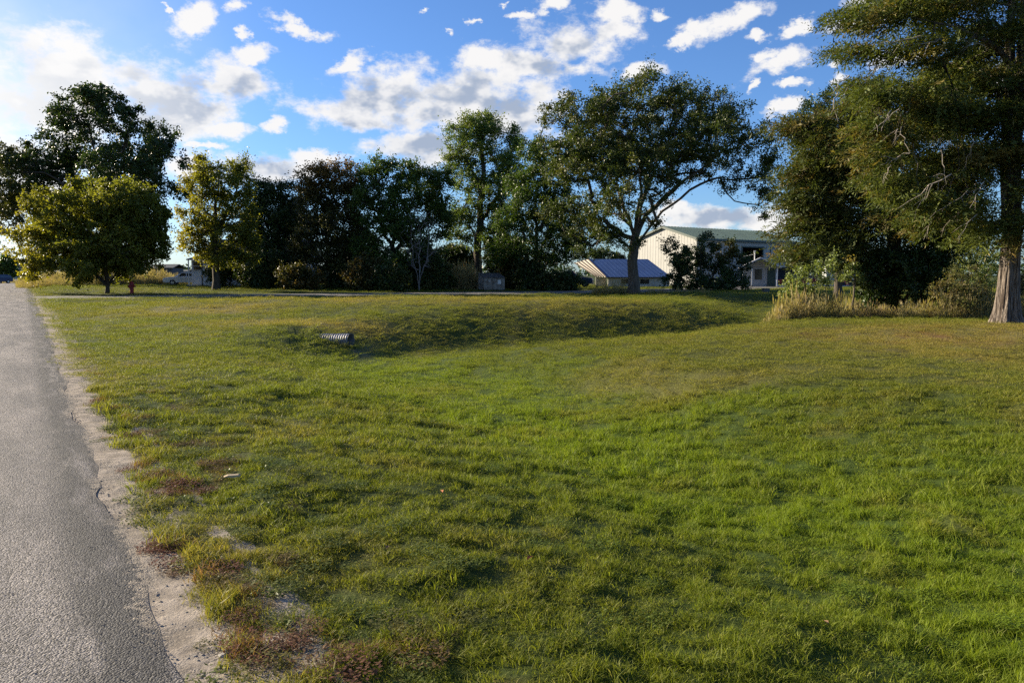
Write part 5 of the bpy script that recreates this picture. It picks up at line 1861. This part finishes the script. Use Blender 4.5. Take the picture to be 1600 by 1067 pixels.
cream = mat('cream_metal', (0.29, 0.29, 0.28), 0.5, 0.0, var=0.05, scale=.6)
groof = mat('green_metal_roof', (0.085, 0.13, 0.105), 0.5, 0.0, var=0.08, scale=.5)
gtrim = mat('green_trim', (0.03, 0.055, 0.05), 0.5)
A0 = at(1088, 430, 100)
B0 = at(1240, 430, 112)
fdir = Vector((B0.x - A0.x, B0.y - A0.y)).normalized()
LW = Vector((B0.x - A0.x, B0.y - A0.y)).length
bd = Vector((-fdir.y, fdir.x))
wz = z1(A0.x, A0.y)
ww = thing('metal_building', 'large cream metal building with a green roof and dark open doors', 'building', (A0.x, A0.y, wz), math.atan2(fdir.y, fdir.x))
GW, EH, RH = 11.6, 6.05, 7.75        # gable width, eave and ridge height
# local: x along the front, y into the depth
OP1, OP2 = (9.0, 13.3, 3.0, 5.05), (19.0, 21.4, 2.6, 4.75)
m = MB()
xs_ = [0, OP1[0], OP1[1], OP2[0], OP2[1], LW]
for a, b, z0, z1__ in ((xs_[0], xs_[1], 0, EH), (xs_[1], xs_[2], OP1[3], EH), (xs_[2], xs_[3], 0, EH), (xs_[3], xs_[4], OP2[3], EH), (xs_[4], xs_[5], 0, EH)):
    ribbed(m, (a, 0), (b, 0), z0, lambda t, z=z1__: z, 0.5, 0.03)
m.build('front_wall', cream, ww)
m = MB()
ribbed(m, (0, GW), (0, 0), 0, lambda t: EH + (RH - EH) * (1 - abs(2 * t - 1)), 0.5, 0.014, (-1, 0))
m.build('gable_wall', cream, ww)
m = MB()
ribbed(m, (LW, 0), (LW, GW), 0, lambda t: EH + (RH - EH) * (1 - abs(2 * t - 1)), 0.5, 0.05, (1, 0))
ribbed(m, (LW, GW), (0, GW), 0, lambda t: EH, 0.5, 0.05, (0, 1))
m.build('rear_wall', cream, ww)
# floor and inner lining, so that the doors open on a real dark room
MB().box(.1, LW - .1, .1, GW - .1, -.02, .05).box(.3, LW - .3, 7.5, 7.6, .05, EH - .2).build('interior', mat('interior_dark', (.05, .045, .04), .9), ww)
m = MB()
sl_ = math.hypot(GW / 2, RH - EH)
for (ya, za, yb, zb) in ((-.35, EH - .10, GW / 2, RH + .02), (GW + .35, EH - .10, GW / 2, RH + .02)):
    n = int(LW / .6)
    for i in range(n):
        x0 = -.25 + (LW + .5) * i / n
        x1_ = -.25 + (LW + .5) * (i + 1) / n
        m.quad((x0, ya, za + .05), (x1_, ya, za + .05), (x1_, yb, zb + .05), (x0, yb, zb + .05))
        m.box(x0 - .02, x0 + .02, min(ya, yb), max(ya, yb), 0, 0) if False else None
        m.quad((x0 - .03, ya, za + .055), (x0, ya, za + .10), (x0, yb, zb + .10), (x0 - .03, yb, zb + .055))
        m.quad((x0, ya, za + .10), (x0 + .03, ya, za + .055), (x0 + .03, yb, zb + .055), (x0, yb, zb + .10))
m.build('roof', groof, ww)
m = MB()
m.box(-.3, LW + .3, -.42, -.36, EH - .32, EH - .06)
m.build('eave_trim', gtrim, ww)
for x in (-.32, LW + .24):
    MB().prism([(-.4, EH - .34), (GW / 2, RH - .22), (GW + .4, EH - .34), (GW + .4, EH - .06), (GW / 2, RH + .08), (-.4, EH - .06)], x, x + .08, 'x').build('gable_trim', gtrim, ww)
MB().box(-.075, .06, -.075, -.005, 0, EH - .1).build('corner_trim', gtrim, ww)
for a, b, z0, z1__ in (OP1, OP2):
    MB().box(a - .18, a, -.08, .1, z0 - 3 if z0 > 3 else 0, z1__ + .18).box(b, b + .18, -.08, .1, 0, z1__ + .18).box(a, b, -.08, .1, z1__, z1__ + .18).build('door_frame', gtrim, ww)
    MB().box(a, b, .02, .08, 0, z0 - .4).build('door_leaf', mat('door_dark', (.03, .04, .045), .6), ww)
wf = MB().box(15.0, 15.09, -.09, -.032, 3.6, 5.1).box(16.3, 16.39, -.09, -.032, 3.6, 5.1).box(15.0, 16.39, -.09, -.032, 5.1, 5.18).box(15.0, 16.39, -.09, -.032, 3.5, 3.6).build('window', gtrim, ww)
MB().box(15.09, 16.3, -.06, -.034, 3.6, 5.1).build('shutter', cream, wf)
# lit yard lamp on the wall
le = bpy.data.materials.new('lamp_glow')
le.use_nodes = True
le.node_tree.nodes['Principled BSDF'].inputs['Emission Color'].default_value = (1, .86, .66, 1)
le.node_tree.nodes['Principled BSDF'].inputs['Emission Strength'].default_value = 2.2
wl = MB().box(17.0, 17.25, -.22, -.03, 4.5, 4.8).build('wall_lamp', trim_d, ww)
lathe([(.0, -.16), (.15, -.13), (.21, 0), (.15, .13), (.0, .16)], 14).build('bulb', le, wl, (17.36, -.24, 4.62))

# ------------------------------------------------------------------ low building with the blue roof
blue_r = mat('blue_metal_roof', (0.028, 0.062, 0.17), 0.5, 0.0, var=0.08, scale=.5)
tan_r = mat('tan_metal_roof', (0.48, 0.43, 0.35), 0.5, var=.06)
batten = mat('brown_batten', (0.09, 0.07, 0.055), .7)
off_w = mat('offwhite_wall', (0.55, 0.52, 0.45), .6, var=.06)
D0 = 90.0
e0, e1 = at(950, 433, D0), at(1046, 435, D0)
r0, r1 = at(920, 405, D0 + 5), at(1012, 408, D0 + 5)
gz_ = z1(e0.x, D0)
bb = thing('blue_roofed_building', 'low white building with a blue front roof and a sunlit striped hip end', 'building', (e0.x, D0, gz_))
o_ = Vector((e0.x, D0, gz_))
hz, rz_ = e0.z - gz_, r0.z - gz_
Le = e1.x - e0.x
R0, R1 = r0 - o_, r1 - o_
R0.z = R1.z = rz_
H0 = at(898, 410, D0 + 3.6) - o_        # far corner of the sunlit hip end
m = MB()
n = 14
for i in range(n):
    a, b = i / n, (i + 1) / n
    E_ = lambda t: Vector((-.2 + (Le + .4) * t, -.35, hz))
    R_ = lambda t: R0.lerp(R1, t)
    m.quad(E_(a), E_(b), R_(b), R_(a))
    pa, pb_ = E_(a), R_(a)
    up = Vector((0, -.006, .014))
    sx = Vector((.03, 0, 0))
    m.quad(pa - sx, pa + up, pb_ + up, pb_ - sx)
    m.quad(pa + up, pa + sx, pb_ + sx, pb_ + up)
m.build('blue_roof', blue_r, bb)
C0 = Vector((-.2, -.35, hz))
HT = at(897, 411, D0 + 6.5) - o_         # the sunlit roof plane falls away to the left
HB = at(931, 432, D0 + 1.2) - o_
m = MB()
m.quad(C0 + Vector((-.03, 0, 0)), R0 + Vector((-.03, 0, 0)), HT, HB)
m.build('hip_roof', tan_r, bb)
nrm = (R0 - C0).cross(HB - C0).normalized()
nrm = nrm if nrm.z > 0 else -nrm
for t in (.04, .27, .50, .73, .97):
    a = C0.lerp(HB, t)
    b = R0.lerp(HT, t)
    MB().tube([a + nrm * .03, b + nrm * .03], .07, 4).build('roof_batten', batten, bb)
MB().prism([(HB.x, 0), (-.02, 0), (-.02, hz - .08), (HB.x, HB.z - .08)], HB.y + .05, HB.y + .15).build('side_front_wall', off_w, bb)
MB().box(0, Le, 0, .15, 0, hz - .03).build('front_wall', off_w, bb)
for x in (2.0, 4.2):
    MB().box(x - .5, x + .5, -.03, -.002, .35, hz - .25).build('window', glass, bb)
MB().tube([Vector((-.25, -.42, hz - .05)), Vector((Le + .2, -.42, hz - .05))], .06, 6).build('gutter', batten, bb)

# ------------------------------------------------------------------ gabled hut, dark shed, yard things
g = onground(1183, 92)
hut = thing('garden_hut', 'small pale gabled hut with a porch in front of the big metal building', 'hut', g, R(-14))
dg = mat('dark_green_paint', (0.02, 0.045, 0.038), .6)
pale_roof = mat('pale_metal_roof', (0.52, 0.52, 0.54), .45, var=.06)
MB().box(-1.5, 2.2, .9, 3.6, 0, 2.35).prism([(-1.5, 2.35), (2.2, 2.35), (.35, 3.3)], .95, 3.6).build('wall', mat('hut_grey', (.28, .29, .30), .7), hut)
MB().prism([(-2.0, 2.32), (-1.95, 2.24), (.35, 3.34), (2.65, 2.24), (2.7, 2.32), (.35, 3.48)], -.6, 3.8).build('roof', pale_roof, hut)
MB().prism([(-1.9, 2.22), (.35, 3.30), (2.6, 2.22), (2.6, 2.10), (.35, 3.16), (-1.9, 2.10)], -.66, -.605).build('barge_board', trim_d, hut)
for x in (-1.6, -.6, 2.2):
    MB().box(x - .06, x + .06, -.5, -.38, 0, 2.2).build('porch_post', white_m, hut)
MB().box(1.2, 2.1, .84, .895, .1, 2.2).build('door', dg, hut)
MB().box(-.2, .6, .84, .895, .9, 2.1).build('window', glass, hut)
MB().box(-1.7, 2.4, -.6, .85, 0, .1).build('porch_deck', trim_d, hut)
mast = MB().tube([(-.25, 1.6, 3.05), (-.25, 1.6, 4.25)], .05, 8).build('roof_mast', white_m, hut)
MB().tube([(-1.5, 1.6, 3.62), (-.2, 1.6, 3.9)], .018, 6).build('mast_arm', white_m, mast)
MB().box(-.36, -.14, 1.5, 1.7, 4.02, 4.3).build('mast_head', white_m, mast)
g = onground(1232, 99)
ds = thing('open_shed', 'dark brown gabled open shed right of the hut, under the cedar foliage', 'shed', g, R(-10))
brown = mat('dark_brown_wood', (0.045, 0.032, 0.026), .8)
MB().prism([(-2.2, 2.35), (0.2, 3.9), (2.6, 2.35), (2.75, 2.5), (.2, 4.12), (-2.35, 2.5)], -.3, 3.5).build('roof', brown, ds)
for x in (-2.0, 2.4):
    MB().box(x - .1, x + .1, -.1, .1, 0, 2.45).build('post', brown, ds)
    MB().box(x - .1, x + .1, 3.1, 3.3, 0, 2.45).build('post', brown, ds)
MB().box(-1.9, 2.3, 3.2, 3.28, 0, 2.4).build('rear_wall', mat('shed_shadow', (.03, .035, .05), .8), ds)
g = onground(1209, 95)
tank = thing('propane_tank', 'upright white tank standing between the hut and the dark shed', 'tank', g)
lathe([(.0, 1.75), (.2, 1.72), (.36, 1.6), (.42, 1.4), (.42, .35), (.36, .2), (.15, .12), (0, .12)][::-1], 20).build('shell', white_m, tank, smooth=True)
MB().box(-.4, .4, -.4, .4, 0, .12).build('plinth', mat('plinth_concrete', (.5, .47, .43), .9), tank)
MB().tube([(0, 0, 1.74), (0, 0, 1.92)], .06, 8).build('valve', chrome, tank)
g = onground(1219, 93)
sl_o = MB().box(-.85, .85, -.5, .5, 0, .28).build('concrete_slab', mat('slab_pale', (.5, .46, .43), .9), None, (g.x, g.y, g.z - .02), bevel=.02)
tag(sl_o, 'low pale concrete slab in front of the dark shed', 'slab')
g = onground(1197, 70)
ub = thing('utility_box', 'small dark box standing alone on the shaded lawn', 'box', g, R(20))
MB().box(-.28, .28, -.2, .2, 0, .34).build('case', trim_d, ub, bevel=.02)
MB().box(-.31, .31, -.23, .23, .34, .39).build('lid', trim_d, ub, bevel=.01)
# gravel yard
yard = []
for d, a, b in ((86, 1205, 1345), (92, 1200, 1350), (100, 1196, 1352), (110, 1190, 1356)):
    x0, x1_ = at(a, 430, d).x, at(b, 430, d).x
    yard.append([(x0 + (x1_ - x0) * t, d, z1(x0 + (x1_ - x0) * t, d) + (.03 if 0 < t < 1 else -.05)) for t in (0, .05, .3, .6, .95, 1)])
strip('gravel_yard', yard, mat('yard_gravel', (0.30, 0.28, 0.27), .9, var=.15, scale=.7, bump=.01, bscale=20), 'pale gravel yard beyond the tall grass')
g = onground(1335, 118)
tl = thing('site_trailer', 'pale grey trailer cabin at the back of the gravel yard', 'trailer', g, R(-8))
MB().box(-4, 4, 0, 2.6, .6, 3.0).build('body', mat('trailer_grey', (.40, .41, .43), .6, var=.06), tl)
MB().box(-4.15, 4.15, -.15, 2.75, 3.0, 3.15).build('roof', white_m, tl)
MB().box(-1.6, -.8, -.03, -.002, 1.5, 2.4).build('window', glass, tl)
MB().box(.4, 1.3, -.03, -.002, .75, 2.7).build('door', white_m, tl)
for x in (-2.2, 2.2):
    lathe([(.36, -.1), (.38, 0), (.36, .1)], 16, 'y').build('wheel', tyre_m, tl, (x, .12, .37))
g = onground(1320, 101)
mow = thing('riding_mower', 'small bright red riding mower parked on the gravel yard', 'mower', g, R(25))
redp = mat('mower_red', (.45, .03, .025), .4)
MB().prism([(-.85, .35), (-.88, .62), (-.75, .78), (-.2, .82), (-.1, .45), (.75, .45), (.8, .72), (.72, .80), (.3, .78), (.2, .5), (-.1, .35)], -.34, .34).build('body', redp, mow, bevel=.03)
MB().box(.25, .7, -.22, .22, .80, .90).box(.62, .74, -.22, .22, .90, 1.22).build('seat', tyre_m, mow, bevel=.03)
MB().tube([(-.22, 0, .8), (0, 0, 1.08)], .02, 6).tube([(-.02 + .0, -.18, 1.08), (.02, 0, 1.12), (-.02, .18, 1.08)], .018, 6).build('steering_wheel', tyre_m, mow)
for x, r_ in ((-.6, .22), (.5, .29)):
    for s in (-1, 1):
        lathe([(r_ * .9, -.09), (r_, -.05), (r_, .05), (r_ * .9, .09)], 16, 'y').build('wheel', tyre_m, mow, (x, s * .42, r_))
MB().box(-.35, .25, -.55, .55, .10, .26).build('mower_deck', redp, mow, bevel=.03)

# wall lamp done; far wood on the horizon
FW = MB()
P_, Sx = [], []
rngf = np.random.default_rng(77)
n = 2600
azf = np.radians(rngf.uniform(-70, 70, n))
rd = rngf.uniform(620, 700, n)
hh_ = 5 + 7 * fbm(np.degrees(azf) * 0.35, azf * 0 + 3, 3)
cz_ = rngf.random(n) * hh_
C_ = np.column_stack([rd * np.sin(azf), rd * np.cos(azf), 0.3 + cz_])
Pn = np.repeat(C_, 9, axis=0) + rngf.normal(size=(n * 9, 3)) * np.array([4, 4, 1.6])
Pn[:, 2] = np.maximum(Pn[:, 2], 0.4)
Vl, Fl, tt, dd = leaves(Pn, rngf, 2.4, 0.8, .5, rngf.random(n * 9))
fw = mesh_np('far_wood', Vl, Fl, L_DARK, None, attrs={'tint': ('POINT', tt), 'dry': ('POINT', dd)})
tag(fw, 'low dark wood along the far horizon', kind='stuff')
bpy.context.view_layer.update()
